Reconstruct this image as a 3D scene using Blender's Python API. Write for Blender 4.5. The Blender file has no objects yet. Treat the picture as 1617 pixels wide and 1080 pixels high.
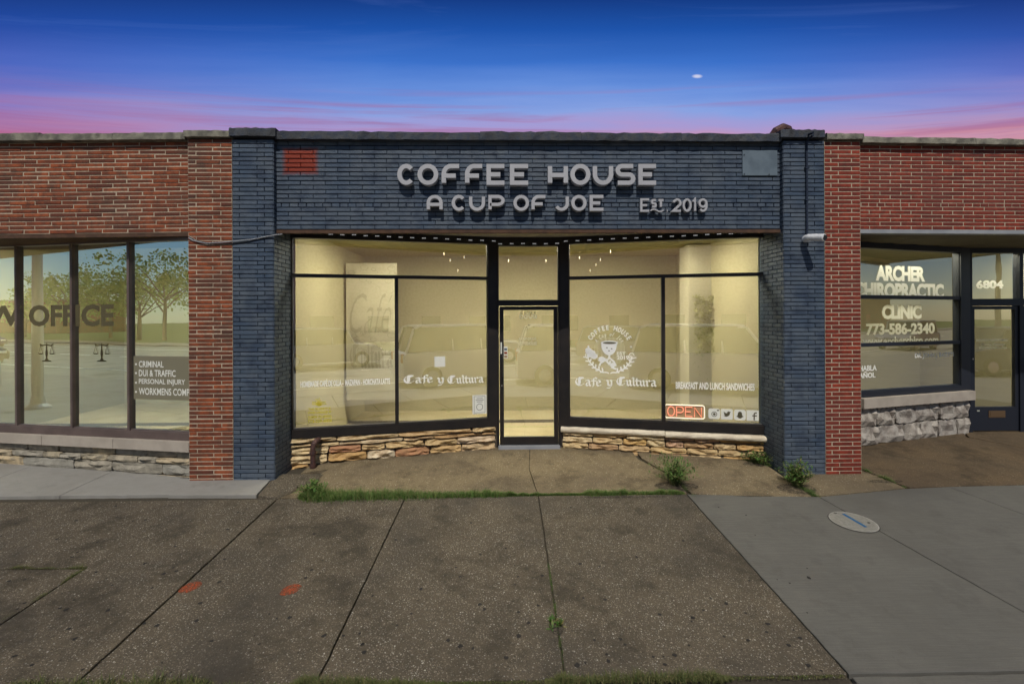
import bpy, bmesh, math, random
from mathutils import Vector, Matrix, noise
random.seed(7)
sc = bpy.context.scene
COL = sc.collection
R = math.radians
# ------------------------------------------------------------------ camera
F, W0, H0 = 719.0, 1617.0, 1080.0
CAM = Vector((0.0, -5.75, 2.0))
YAW, ROLL = R(-1.0), R(-0.26)
MC = Matrix.Rotation(YAW, 4, 'Z') @ Matrix.Rotation(R(90), 4, 'X') @ Matrix.Rotation(ROLL, 4, 'Z')
cd = bpy.data.cameras.new('camera'); cam = bpy.data.objects.new('camera', cd); COL.objects.link(cam)
cam.matrix_world = Matrix.Translation(CAM) @ MC
cd.sensor_width = 36; cd.lens = 36 * F / W0; cd.shift_y = -40 / W0
cd.clip_start = .05; cd.clip_end = 2000
sc.camera = cam
def ray(px, py):
    return (MC.to_3x3() @ Vector(((px - W0 / 2) / F, (500 - py) / F, -1))).normalized()
def P(px, py, Y):                                   # a pixel of the photo measured onto the upright plane y = Y
    d = ray(px, py); return CAM + d * ((Y - CAM.y) / d.y)
SL = .056                                           # the pavement climbs towards the shops
def gz(y): return SL * max(y, -3.1)
def G(px, py, dz=0):                                # ... onto the pavement
    d = ray(px, py); t = (SL * CAM.y + dz - CAM.z) / (d.z - SL * d.y); return CAM + d * t
# ------------------------------------------------------------------ sky and sun
EL = R(52)
w = bpy.data.worlds.new('World'); sc.world = w; w.use_nodes = True
nt = w.node_tree; nt.nodes.clear(); N = nt.nodes.new; L = nt.links.new
out = N('ShaderNodeOutputWorld'); bg = N('ShaderNodeBackground')
sky = N('ShaderNodeTexSky'); sky.sky_type = 'NISHITA'; sky.sun_disc = False
sky.sun_elevation = EL; sky.sun_rotation = R(180); sky.air_density = 1.0; sky.dust_density = .1; sky.ozone_density = 2.0
def mth(op, a, b=None, c=None, clamp=False):
    n = N('ShaderNodeMath'); n.operation = op; n.use_clamp = clamp
    for i, v in enumerate((a, b, c)):
        if v is None: continue
        if isinstance(v, (int, float)): n.inputs[i].default_value = v
        else: L(v, n.inputs[i])
    return n.outputs[0]
tc = N('ShaderNodeTexCoord'); sep = N('ShaderNodeSeparateXYZ'); L(tc.outputs['Generated'], sep.inputs[0])
X, Y, Z = sep.outputs
# elevation over the glow in the north: the dusk bands lie low and flat across that half of the sky
den = mth('SQRT', mth('ADD', mth('MULTIPLY', mth('MAXIMUM', Y, .001), mth('MAXIMUM', Y, .001)), mth('MULTIPLY', mth('MULTIPLY', X, X), .06)))
el = mth('DIVIDE', Z, den)
mp = N('ShaderNodeCombineXYZ'); L(mth('DIVIDE', X, mth('MAXIMUM', Y, .15)), mp.inputs[0]); L(mth('MULTIPLY', el, 13.0), mp.inputs[2])
ns = N('ShaderNodeTexNoise'); ns.inputs['Scale'].default_value = 1.15; ns.inputs['Detail'].default_value = 5; ns.inputs['Roughness'].default_value = .55; ns.inputs['Distortion'].default_value = .35
L(mp.outputs[0], ns.inputs['Vector'])
# shift of the ramp with azimuth: redder towards both sides, orange at the east
az = mth('DIVIDE', X, mth('MAXIMUM', Y, .15))
low = mth('MULTIPLY_ADD', mth('SUBTRACT', .58, el), 5.0, .22, clamp=True)
el2 = mth('ADD', el, mth('MULTIPLY', mth('MULTIPLY', mth('SUBTRACT', ns.outputs[0], .5), low), .15))
rp = N('ShaderNodeValToRGB'); L(mth('MULTIPLY', el2, 1.0, clamp=True), rp.inputs[0])
def lin(c): return tuple((v / 255 / 12.92 if v / 255 <= .04045 else ((v / 255 + .055) / 1.055) ** 2.4) for v in c)
def setramp(r, stops, k=1.0):
    while len(r.color_ramp.elements) > 1: r.color_ramp.elements.remove(r.color_ramp.elements[0])
    for i, (p, c) in enumerate(stops):
        e = r.color_ramp.elements[0] if i == 0 else r.color_ramp.elements.new(p)
        e.position = p; e.color = (*[v * k for v in lin(c)], 1)
setramp(rp, [(.0, (205, 130, 120)), (.33, (206, 138, 156)), (.38, (198, 152, 190)), (.405, (172, 158, 214)), (.445, (140, 166, 230)),
             (.50, (104, 146, 224)), (.56, (62, 116, 206)), (.63, (32, 86, 174)), (.70, (22, 60, 134)), (.95, (12, 38, 96))])
rr = N('ShaderNodeValToRGB'); L(mth('MULTIPLY', el2, 1.0, clamp=True), rr.inputs[0])
setramp(rr, [(.0, (235, 120, 80)), (.36, (226, 138, 120)), (.40, (214, 150, 165)), (.45, (150, 140, 205)), (.52, (98, 112, 198)), (.60, (50, 84, 172)), (.70, (24, 52, 122)), (.95, (12, 34, 90))])
mx = N('ShaderNodeMix'); mx.data_type = 'RGBA'
L(mth('MULTIPLY_ADD', az, 1.25, -.62, clamp=True), mx.inputs['Factor']); L(rp.outputs[0], mx.inputs[6]); L(rr.outputs[0], mx.inputs[7])
rl = N('ShaderNodeValToRGB'); L(mth('MULTIPLY', el2, 1.0, clamp=True), rl.inputs[0])
setramp(rl, [(.0, (150, 50, 80)), (.36, (186, 92, 128)), (.41, (180, 124, 170)), (.465, (134, 126, 200)), (.53, (80, 106, 196)), (.62, (36, 76, 165)), (.70, (26, 56, 124)), (.95, (12, 34, 90))])
ml = N('ShaderNodeMix'); ml.data_type = 'RGBA'
L(mth('MULTIPLY_ADD', az, -1.25, -.35, clamp=True), ml.inputs['Factor']); L(mx.outputs[2], ml.inputs[6]); L(rl.outputs[0], ml.inputs[7])
mp2 = N('ShaderNodeCombineXYZ'); L(mth('MULTIPLY', az, 1.0), mp2.inputs[0]); L(mth('ADD', mth('MULTIPLY', el, 34.0), mth('MULTIPLY', az, mth('MULTIPLY', az, -1.1))), mp2.inputs[2])
n2 = N('ShaderNodeTexNoise'); n2.inputs['Scale'].default_value = 1.0; n2.inputs['Detail'].default_value = 6; n2.inputs['Roughness'].default_value = .62; n2.inputs['Distortion'].default_value = .5; L(mp2.outputs[0], n2.inputs['Vector'])
wm1 = mth('MULTIPLY', mth('SUBTRACT', n2.outputs[0], .50), 7.0, clamp=True); band = mth('MULTIPLY', mth('SUBTRACT', .52, el), 12.0, clamp=True)
wmx = N('ShaderNodeMix'); wmx.data_type = 'RGBA'; wmx.inputs[7].default_value = (*lin((168, 104, 152)), 1); L(mth('MULTIPLY', mth('MULTIPLY', wm1, band), .60), wmx.inputs['Factor']); L(ml.outputs[2], wmx.inputs[6])
n3 = N('ShaderNodeTexNoise'); n3.inputs['Scale'].default_value = .9; n3.inputs['Detail'].default_value = 7; n3.inputs['Roughness'].default_value = .6; n3.inputs['Distortion'].default_value = .8; L(mp.outputs[0], n3.inputs['Vector'])
hm = mth('MULTIPLY', mth('SUBTRACT', n3.outputs[0], .52), 4.0, clamp=True)
wm3 = N('ShaderNodeMix'); wm3.data_type = 'RGBA'; wm3.inputs[7].default_value = (*lin((96, 128, 205)), 1); L(mth('MULTIPLY', hm, .34), wm3.inputs['Factor']); L(wmx.outputs[2], wm3.inputs[6]); ml = wm3
# one bright little cloud
cv = N('ShaderNodeVectorMath'); cv.operation = 'DISTANCE'
nrm = ray(1101, 121)
ca = N('ShaderNodeCombineXYZ'); L(mth('DIVIDE', X, mth('MAXIMUM', Y, .1)), ca.inputs[0]); L(mth('MULTIPLY', mth('DIVIDE', Z, mth('MAXIMUM', Y, .1)), 2.6), ca.inputs[2])
L(ca.outputs[0], cv.inputs[0]); cv.inputs[1].default_value = (nrm.x / nrm.y, 0, nrm.z / nrm.y * 2.6)
cr = mth('MULTIPLY', mth('SUBTRACT', .0135, cv.outputs['Value']), 120, clamp=True)
mcl = N('ShaderNodeMix'); mcl.data_type = 'RGBA'; mcl.inputs[7].default_value = (.75, .75, .9, 1)
L(mth('MULTIPLY', cr, .8), mcl.inputs['Factor']); L(ml.outputs[2], mcl.inputs[6])
gain = N('ShaderNodeVectorMath'); gain.operation = 'SCALE'; gain.inputs['Scale'].default_value = 1.6; L(mcl.outputs[2], gain.inputs[0])
skg = N('ShaderNodeVectorMath'); skg.operation = 'SCALE'; skg.inputs['Scale'].default_value = .10; L(sky.outputs[0], skg.inputs[0])
fin = N('ShaderNodeMix'); fin.data_type = 'RGBA'
fr = N('ShaderNodeMapRange'); fr.interpolation_type = 'SMOOTHSTEP'; fr.inputs['From Min'].default_value = -.15; fr.inputs['From Max'].default_value = .30
L(Y, fr.inputs['Value']); L(fr.outputs[0], fin.inputs['Factor']); L(skg.outputs[0], fin.inputs[6]); L(gain.outputs[0], fin.inputs[7])
L(fin.outputs[2], bg.inputs[0]); bg.inputs[1].default_value = 1.0; L(bg.outputs[0], out.inputs[0])
sd = bpy.data.lights.new('sun', 'SUN'); sd.energy = 5.0; sd.angle = R(.5); sd.color = (1, .94, .85)
so = bpy.data.objects.new('sun', sd); COL.objects.link(so)
so.rotation_euler = (Vector((0.012, math.cos(EL), -math.sin(EL))).to_track_quat('-Z', 'Y')).to_euler(); so.location = (0, -20, 25)
sc.view_settings.view_transform = 'Standard'; sc.view_settings.look = 'None'; sc.view_settings.gamma = 1
sc.view_settings.use_curve_mapping = False; sc.view_settings.exposure = -0.75
sc.cycles.max_bounces = 8; sc.cycles.transparent_max_bounces = 12; sc.cycles.use_denoising = True; sc.cycles.caustics_reflective = False
sc.cycles.sample_clamp_indirect = 4
# ------------------------------------------------------------------ materials
def mat(name, base, rough=.8, var=None, vs=8, vfac=.5, bump=0, bs=60, metal=0, emit=0, rnd=None, obj=False, det=4, spec=.3, dirt=None, ds=2.5):
    """base colour; var = second colour mixed by noise; rnd = list of colours picked per piece; dirt = colour of large blotches."""
    m = bpy.data.materials.new(name); m.use_nodes = True; t = m.node_tree; b = t.nodes['Principled BSDF']; NN = t.nodes.new; LL = t.links.new
    b.inputs['Roughness'].default_value = rough; b.inputs['Metallic'].default_value = metal; b.inputs['Specular IOR Level'].default_value = spec
    g = NN('ShaderNodeNewGeometry'); pos = g.outputs['Position']
    col = NN('ShaderNodeRGB'); col.outputs[0].default_value = (*base, 1); c = col.outputs[0]
    if rnd:
        oi = NN('ShaderNodeObjectInfo'); ad = NN('ShaderNodeMath'); LL(oi.outputs['Random'], ad.inputs[0]); LL(g.outputs['Random Per Island'], ad.inputs[1])
        frn = NN('ShaderNodeMath'); frn.operation = 'FRACT'; LL(ad.outputs[0], frn.inputs[0])
        r = NN('ShaderNodeValToRGB'); r.color_ramp.interpolation = 'LINEAR'
        while len(r.color_ramp.elements) > 1: r.color_ramp.elements.remove(r.color_ramp.elements[0])
        for i, cc in enumerate(rnd):
            p = i / max(1, len(rnd) - 1); e = r.color_ramp.elements[0] if i == 0 else r.color_ramp.elements.new(p); e.position = p; e.color = (*cc, 1)
        LL(frn.outputs[0], r.inputs[0]); c = r.outputs[0]
    def mixn(c, col2, scale, lo, hi, fac):
        n = NN('ShaderNodeTexNoise'); n.inputs['Scale'].default_value = scale; n.inputs['Detail'].default_value = det; LL(pos, n.inputs['Vector'])
        mr = NN('ShaderNodeMapRange'); mr.inputs['From Min'].default_value = lo; mr.inputs['From Max'].default_value = hi; mr.inputs['To Max'].default_value = fac; LL(n.outputs[0], mr.inputs['Value'])
        mm = NN('ShaderNodeMix'); mm.data_type = 'RGBA'; LL(mr.outputs[0], mm.inputs['Factor']); LL(c, mm.inputs[6]); mm.inputs[7].default_value = (*col2, 1)
        return mm.outputs[2]
    if var: c = mixn(c, var, vs, .4, .62, vfac)
    if dirt: c = mixn(c, dirt, ds, .48, .7, .7)
    LL(c, b.inputs['Base Color'])
    if bump:
        n = NN('ShaderNodeTexNoise'); n.inputs['Scale'].default_value = bs; n.inputs['Detail'].default_value = 5; LL(pos, n.inputs['Vector'])
        bp = NN('ShaderNodeBump'); bp.inputs['Strength'].default_value = bump; bp.inputs['Distance'].default_value = .01; LL(n.outputs[0], bp.inputs['Height']); LL(bp.outputs[0], b.inputs['Normal'])
    if emit:
        LL(c, b.inputs['Emission Color']); b.inputs['Emission Strength'].default_value = emit
    return m
M = {}
M['blue_brick'] = mat('blue_painted_brick', (.07, .12, .21), .5, rnd=[(.050, .076, .118), (.070, .098, .142), (.056, .080, .114), (.090, .118, .158), (.042, .064, .104)], var=(.105, .125, .15), vs=3.2, vfac=.6, bump=.7, bs=70, dirt=(.028, .042, .072), ds=7)
M['blue_mortar'] = mat('blue_painted_mortar', (.014, .022, .042), .8, var=(.022, .034, .06), bump=.4)
M['red_brick'] = mat('red_brick_face', (.3, .05, .03), .8, rnd=[(.22, .030, .016), (.27, .038, .018), (.17, .026, .016), (.31, .042, .02), (.13, .024, .017), (.23, .033, .017)], var=(.09, .02, .014), vs=14, vfac=.6, bump=.5, bs=110, dirt=(.16, .04, .03), ds=1.5)
M['orange_brick'] = mat('orange_brick_face', (.3, .08, .04), .85, rnd=[(.23, .054, .022), (.30, .074, .027), (.17, .042, .020), (.35, .088, .032), (.19, .048, .022), (.12, .034, .021)], var=(.09, .035, .022), vs=11, vfac=.7, bump=.7, bs=90, dirt=(.085, .046, .034), ds=2.2)
M['mortar'] = mat('pale_mortar', (.52, .42, .31), .95, var=(.32, .25, .17), vs=30, bump=.6, bs=150, dirt=(.26, .19, .14), ds=3)
M['orange_paint'] = None
M['coping'] = mat('weathered_coping', (.27, .255, .20), .95, var=(.10, .095, .08), vs=9, vfac=.8, bump=.9, bs=70, dirt=(.07, .068, .06), ds=5)
M['coping_blue'] = mat('dark_painted_coping', (.045, .055, .075), .8, var=(.11, .105, .09), vs=12, vfac=.45, bump=1.0, bs=50, dirt=(.02, .022, .028), ds=6)
M['frame'] = mat('dark_bronze_metal', (.022, .020, .020), .42, metal=.3, spec=.5, var=(.04, .032, .028), vs=6)
M['frame_brown'] = mat('brown_anodised_metal', (.15, .11, .10), .45, metal=.2, spec=.5, var=(.09, .065, .06), vs=5)
M['frame_navy'] = mat('navy_metal', (.018, .022, .034), .45, metal=.2, spec=.5)
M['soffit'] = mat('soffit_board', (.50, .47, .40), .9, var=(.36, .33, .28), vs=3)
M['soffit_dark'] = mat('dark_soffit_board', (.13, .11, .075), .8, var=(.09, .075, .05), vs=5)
M['rust'] = mat('rusty_lintel', (.10, .055, .035), .9, var=(.04, .025, .02), vs=10, bump=.5)
M['steel'] = mat('grey_lintel_steel', (.30, .31, .33), .6, var=(.20, .21, .23), vs=4)
M['letter'] = mat('grey_letter_plastic', (.42, .42, .44), .5, var=(.36, .36, .38), vs=6, spec=.4)
def broken(m, s, lo, hi, top):
    t = m.node_tree; n = t.nodes.new('ShaderNodeTexNoise'); n.inputs['Scale'].default_value = s; n.inputs['Detail'].default_value = 8; n.inputs['Roughness'].default_value = .8; g = t.nodes.new('ShaderNodeNewGeometry'); t.links.new(g.outputs['Position'], n.inputs['Vector'])
    r = t.nodes.new('ShaderNodeMapRange'); r.inputs[1].default_value = lo; r.inputs[2].default_value = hi; r.inputs[4].default_value = top; t.links.new(n.outputs[0], r.inputs[0]); t.links.new(r.outputs[0], t.nodes['Principled BSDF'].inputs['Alpha'])
def vinyl(name, c, t=.7):
    m = mat(name, c, .6); nt_ = m.node_tree; b = nt_.nodes['Principled BSDF']; o = nt_.nodes['Material Output']; tr = nt_.nodes.new('ShaderNodeBsdfTranslucent'); tr.inputs[0].default_value = (*c, 1)
    mx_ = nt_.nodes.new('ShaderNodeMixShader'); mx_.inputs[0].default_value = t; nt_.links.new(b.outputs[0], mx_.inputs[1]); nt_.links.new(tr.outputs[0], mx_.inputs[2]); nt_.links.new(mx_.outputs[0], o.inputs[0]); return m
M['white'] = vinyl('white_vinyl', (.95, .95, .92), .08)
M['white_thin'] = vinyl('thin_white_vinyl', (.94, .94, .90), .55)
M['white_low'] = vinyl('lower_white_vinyl', (.97, .97, .94), .95)
M['white_top'] = vinyl('upper_white_vinyl', (.90, .90, .86), .36)
M['dirt'] = mat('crack_dirt', (.05, .042, .032), 1, var=(.09, .075, .055), vs=60, bump=.6); broken(M['dirt'], 28, .42, .62, .9)
M['white_door'] = vinyl('thin_white_door_vinyl', (.97, .97, .94), .95)
M['white_card'] = vinyl('white_card', (.86, .86, .78), .1)
M['white_soft'] = vinyl('pale_vinyl', (.84, .85, .76))
M['tan_vinyl'] = vinyl('tan_vinyl', (.13, .115, .065), .3)
M['panel_vinyl'] = vinyl('khaki_vinyl_panel', (.27, .25, .17), .25)
M['dark_vinyl'] = vinyl('dark_olive_vinyl', (.11, .10, .055))
M['yellow_vinyl'] = vinyl('yellow_vinyl', (.85, .78, .12))
M['sill'] = mat('limestone_sill', (.42, .37, .31), .85, var=(.30, .26, .215), vs=5, bump=.3, bs=100)
M['sill_cream'] = mat('cream_sill', (.74, .66, .50), .85, var=(.42, .34, .25), vs=7, bump=.6, bs=40)
M['flagstone'] = mat('sandstone', (.5, .35, .2), .9, rnd=[(.62, .45, .22), (.72, .58, .34), (.55, .34, .13), (.76, .66, .46), (.42, .17, .08), (.66, .54, .32), (.66, .43, .16), (.36, .23, .15)], var=(.34, .21, .10), vs=12, vfac=.55, bump=1.0, bs=60)
M['ashlar'] = mat('buff_ashlar', (.34, .29, .2), .95, rnd=[(.44, .37, .25), (.34, .31, .25), (.52, .41, .25), (.31, .30, .26), (.47, .40, .29)], var=(.18, .165, .135), vs=12, vfac=.6, bump=1.2, bs=60)
M['rockface'] = mat('grey_rockface_limestone', (.42, .39, .34), .95, rnd=[(.44, .40, .35), (.38, .35, .31), (.47, .43, .37)], var=(.16, .13, .11), vs=8, vfac=.7, bump=1.4, bs=45)
M['joint'] = mat('stone_mortar', (.13, .105, .08), .95, bump=.5)
M['pipe'] = mat('dark_iron_pipe', (.075, .045, .045), .6, metal=.3, var=(.15, .07, .05), vs=20, bump=.4)
M['grass'] = mat('grass_blade', (.06, .12, .02), .7, rnd=[(.04, .10, .018), (.065, .15, .024), (.12, .18, .04), (.19, .17, .07), (.055, .12, .02), (.09, .17, .03)])
M['grass_dry'] = mat('dry_grass_blade', (.1, .1, .04), .8, rnd=[(.05, .08, .02), (.10, .11, .035), (.16, .14, .06), (.05, .09, .02)])
M['leaf'] = mat('tree_leaf', (.06, .12, .02), .6, rnd=[(.12, .25, .03), (.18, .34, .045), (.26, .40, .06), (.08, .17, .025)])
M['bark'] = mat('bark', (.12, .09, .07), .95, bump=.8)
M['wall_in'] = mat('khaki_interior_paint', (.50, .455, .27), .9, var=(.46, .42, .25), vs=1.2)
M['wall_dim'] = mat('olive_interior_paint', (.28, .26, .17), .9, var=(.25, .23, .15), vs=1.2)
M['floor_in'] = mat('interior_floor', (.60, .53, .33), .6, var=(.48, .40, .2), vs=2)
M['chrome'] = mat('chrome', (.7, .7, .7), .25, metal=1)
M['black'] = mat('black_plastic', (.015, .015, .015), .4, spec=.5)
M['plate'] = mat('pale_blue_plate', (.13, .17, .205), .6, var=(.09, .12, .15), vs=6, vfac=.8, bump=.2, bs=8)
M['cam_white'] = mat('white_camera_shell', (.75, .76, .78), .4, var=(.4, .42, .45), vs=60, vfac=.3)
M['soil'] = mat('joint_soil', (.05, .042, .03), 1, bump=1, var=(.08, .07, .05), vs=60)
M['manhole'] = mat('cast_cover', (.32, .31, .28), .7, var=(.22, .21, .18), vs=30, bump=.4)
M['blue_spray'] = mat('blue_spray_paint', (.012, .085, .21), .8, var=(.05, .14, .24), vs=50)
M['orange_spray'] = mat('orange_spray_paint', (.34, .065, .02), .9, var=(.18, .07, .04), vs=60, vfac=.9, det=6)
M['spray_worn'] = mat('worn_orange_spray', (.36, .07, .022), .95, var=(.18, .07, .04), vs=60); broken(M['spray_worn'], 55, .38, .56, .85)
M['spot'] = mat('dark_gum_spot', (.022, .02, .018), .9)
M['brass'] = mat('brass', (.30, .20, .12), .4, metal=.8)

def ground_mat(name, cols, pebble, stain, k=1.0, peb_amt=.55, scale=56):
    m = bpy.data.materials.new(name); m.use_nodes = True; t = m.node_tree; b = t.nodes['Principled BSDF']; NN = t.nodes.new; LL = t.links.new
    b.inputs['Roughness'].default_value = .95; b.inputs['Specular IOR Level'].default_value = .15
    g = NN('ShaderNodeNewGeometry'); pos = g.outputs['Position']
    def nz(s, d=4, r=.55):
        n = NN('ShaderNodeTexNoise'); n.inputs['Scale'].default_value = s; n.inputs['Detail'].default_value = d; n.inputs['Roughness'].default_value = r; LL(pos, n.inputs['Vector']); return n.outputs[0]
    def mr(v, a, b_, c=0, d=1):
        n = NN('ShaderNodeMapRange'); LL(v, n.inputs['Value']); n.inputs[1].default_value = a; n.inputs[2].default_value = b_; n.inputs[3].default_value = c; n.inputs[4].default_value = d; return n.outputs[0]
    def mix(f, a, b_, mode='MIX'):
        n = NN('ShaderNodeMix'); n.data_type = 'RGBA'; n.blend_type = mode; n.clamp_factor = True
        if isinstance(f, float): n.inputs['Factor'].default_value = f
        else: LL(f, n.inputs['Factor'])
        for i, v in ((6, a), (7, b_)):
            if isinstance(v, tuple): n.inputs[i].default_value = (*v, 1)
            else: LL(v, n.inputs[i])
        return n.outputs[2]
    def mm(op, a, b_):
        n = NN('ShaderNodeMath'); n.operation = op
        for i, v in enumerate((a, b_)):
            if isinstance(v, (int, float)): n.inputs[i].default_value = v
            else: LL(v, n.inputs[i])
        return n.outputs[0]
    c = mix(mr(nz(1.3, 6, .6), .35, .65), cols[0], cols[1])
    c = mix(mr(nz(6, 5, .7), .45, .7, 0, .5), c, cols[2])
    h = nz(90, 4)
    if peb_amt:
        for s, th, amt in ((scale, .36, .9), (scale * 1.7, .40, .9)):
            v = NN('ShaderNodeTexVoronoi'); v.inputs['Scale'].default_value = s; LL(pos, v.inputs['Vector'])
            sx = NN('ShaderNodeSeparateColor'); LL(v.outputs['Color'], sx.inputs[0])
            dist = mr(v.outputs['Distance'], th * .75, th, 1, 0)
            some = mr(sx.outputs[0], 1 - peb_amt, 1 - peb_amt + .02)
            r = NN('ShaderNodeValToRGB'); LL(sx.outputs[1], r.inputs[0])
            while len(r.color_ramp.elements) > 1: r.color_ramp.elements.remove(r.color_ramp.elements[0])
            for i, cc in enumerate(pebble):
                e = r.color_ramp.elements[0] if i == 0 else r.color_ramp.elements.new(i / (len(pebble) - 1)); e.position = i / (len(pebble) - 1); e.color = (*cc, 1)
            f = mm('MULTIPLY', mm('MULTIPLY', dist, some), amt)
            c = mix(f, c, r.outputs[0]); h = mm('ADD', h, mm('MULTIPLY', f, .6))
        # dark pits between the stones
        v = NN('ShaderNodeTexVoronoi'); v.inputs['Scale'].default_value = scale * 1.4; v.feature = 'DISTANCE_TO_EDGE'; LL(pos, v.inputs['Vector'])
        c = mix(mr(v.outputs['Distance'], 0, .09, .55, 0), c, tuple(x * .45 for x in cols[1]))
    if not peb_amt:
        mp_ = NN('ShaderNodeMapping'); mp_.inputs['Scale'].default_value = (5, 130, 5); LL(pos, mp_.inputs['Vector']); bn = NN('ShaderNodeTexNoise'); bn.inputs['Scale'].default_value = 1; bn.inputs['Detail'].default_value = 3; LL(mp_.outputs[0], bn.inputs['Vector'])
        c = mix(mr(bn.outputs[0], .35, .65, 0, .28), c, tuple(x * .62 for x in cols[1])); h = mm('ADD', h, mm('MULTIPLY', bn.outputs[0], 1.5))
        c = mix(mr(nz(260, 2), .58, .7, 0, .5), c, tuple(x * .5 for x in cols[1])); c = mix(mr(nz(3.2, 7, .72), .54, .7, 0, .55), c, tuple(x * .66 for x in cols[1]))
    else:
        c = mix(mr(nz(1.9, 8, .78), .5, .62, 0, .75), c, tuple(x * .55 for x in cols[1])); c = mix(mr(nz(14, 6, .75), .58, .72, 0, .5), c, tuple(x * .4 for x in cols[1]))
    if stain:
        c = mix(mr(nz(.7, 5, .65), .50, .68, 0, .65), c, stain)
        v = NN('ShaderNodeTexVoronoi'); v.inputs['Scale'].default_value = 2.6; LL(pos, v.inputs['Vector'])
    LL(c, b.inputs['Base Color'])
    bp = NN('ShaderNodeBump'); bp.inputs['Strength'].default_value = 1.0 if peb_amt else .3; bp.inputs['Distance'].default_value = .006; LL(h, bp.inputs['Height']); LL(bp.outputs[0], b.inputs['Normal'])
    return m
M['aggregate'] = ground_mat('exposed_aggregate', [(.122, .100, .070), (.090, .076, .056), (.16, .130, .090)], [(.035, .03, .025), (.22, .18, .13), (.42, .37, .29), (.10, .07, .05), (.30, .26, .20), (.07, .062, .052), (.62, .58, .50)], (.058, .052, .045), peb_amt=.78)
M['aggregate_warm'] = ground_mat('exposed_aggregate_by_door', [(.215, .17, .10), (.165, .13, .083), (.26, .205, .125)], [(.08, .06, .04), (.24, .18, .11), (.40, .33, .22), (.17, .10, .06), (.30, .24, .16), (.60, .54, .40)], (.12, .096, .066), scale=46)
M['aggregate_brown'] = ground_mat('brown_aggregate', [(.135, .095, .055), (.10, .076, .05), (.17, .12, .07)], [(.07, .05, .035), (.18, .13, .085), (.27, .21, .14), (.12, .07, .045)], (.085, .062, .042), peb_amt=.4, scale=52)
M['concrete'] = ground_mat('smooth_concrete', [(.135, .130, .116), (.115, .111, .10), (.148, .14, .124)], [], (.095, .09, .08), peb_amt=0)
M['concrete_pale'] = ground_mat('pale_concrete', [(.29, .28, .255), (.26, .25, .225), (.31, .30, .27)], [], (.215, .20, .175), peb_amt=0)
M['asphalt'] = ground_mat('road_asphalt', [(.36, .34, .28), (.32, .305, .26), (.38, .36, .30)], [], (.12, .115, .10), peb_amt=0)
M['lawn'] = ground_mat('lawn', [(.07, .12, .025), (.055, .10, .02), (.10, .13, .035)], [], None, peb_amt=0)

def glass(name, tint, refl, rough=0.0, rtint=(1, 1, 1)):
    m = bpy.data.materials.new(name); m.use_nodes = True; t = m.node_tree; t.nodes.clear(); NN = t.nodes.new; LL = t.links.new
    o = NN('ShaderNodeOutputMaterial'); tr = NN('ShaderNodeBsdfTransparent'); tr.inputs[0].default_value = (*tint, 1)
    gl = NN('ShaderNodeBsdfGlossy'); gl.inputs['Roughness'].default_value = rough; gl.inputs[0].default_value = (*rtint, 1)
    fr_ = NN('ShaderNodeFresnel'); fr_.inputs[0].default_value = 1.5
    ma = NN('ShaderNodeMath'); ma.operation = 'ADD'; ma.use_clamp = True; ma.inputs[1].default_value = refl; LL(fr_.outputs[0], ma.inputs[0])
    g = NN('ShaderNodeNewGeometry'); n = NN('ShaderNodeTexNoise'); n.inputs['Scale'].default_value = 1.1; LL(g.outputs['Position'], n.inputs['Vector'])
    bp = NN('ShaderNodeBump'); bp.inputs['Strength'].default_value = .05; bp.inputs['Distance'].default_value = .02; LL(n.outputs[0], bp.inputs['Height']); LL(bp.outputs[0], gl.inputs['Normal'])
    mx_ = NN('ShaderNodeMixShader'); LL(ma.outputs[0], mx_.inputs[0]); LL(tr.outputs[0], mx_.inputs[1]); LL(gl.outputs[0], mx_.inputs[2]); LL(mx_.outputs[0], o.inputs[0])
    return m
M['glass'] = glass('shop_window_glass', (.95, .95, .88), .46)
M['glass_law'] = glass('sky_tinted_office_glass', (.92, .94, .84), .58, 0.0, (.72, .95, 1.0))  # cyan reflection tint puts the blue of the mirrored sky into the glass colour
M['glass_clinic'] = glass('clinic_glass', (.92, .93, .80), .28)
M['car_glass'] = mat('car_window_glass', (.02, .025, .03), .08, spec=.8)

# sprayed orange-red patch on the blue bricks: soft edged paint in world space
def patch_material():
    m = M['blue_brick'].copy(); m.name = 'blue_brick_with_orange_patch'; t = m.node_tree; NN = t.nodes.new; LL = t.links.new
    b = t.nodes['Principled BSDF']; src = b.inputs['Base Color'].links[0].from_socket
    a, c = P(445, 278, 0), P(504, 232, 0)
    g = NN('ShaderNodeNewGeometry'); s = NN('ShaderNodeSeparateXYZ'); LL(g.outputs['Position'], s.inputs[0])
    n = NN('ShaderNodeTexNoise'); n.inputs['Scale'].default_value = 25; LL(g.outputs['Position'], n.inputs['Vector'])
    def mm(op, x, y, clamp=False):
        q = NN('ShaderNodeMath'); q.operation = op; q.use_clamp = clamp
        for i, v in enumerate((x, y)):
            if isinstance(v, float): q.inputs[i].default_value = v
            else: LL(v, q.inputs[i])
        return q.outputs[0]
    dx = mm('SUBTRACT', (c.x - a.x) / 2, mm('ABSOLUTE', mm('SUBTRACT', s.outputs[0], (a.x + c.x) / 2), 0.0))
    dz = mm('SUBTRACT', (c.z - a.z) / 2, mm('ABSOLUTE', mm('SUBTRACT', s.outputs[2], (a.z + c.z) / 2), 0.0))
    d = mm('ADD', mm('MINIMUM', dx, dz), mm('MULTIPLY', mm('SUBTRACT', n.outputs[0], .5), .05))
    f = mm('MULTIPLY', d, 16.0, True)
    x = NN('ShaderNodeMix'); x.data_type = 'RGBA'; LL(f, x.inputs['Factor']); LL(src, x.inputs[6]); x.inputs[7].default_value = (.24, .034, .014, 1); LL(x.outputs[2], b.inputs['Base Color'])
    return m
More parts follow.
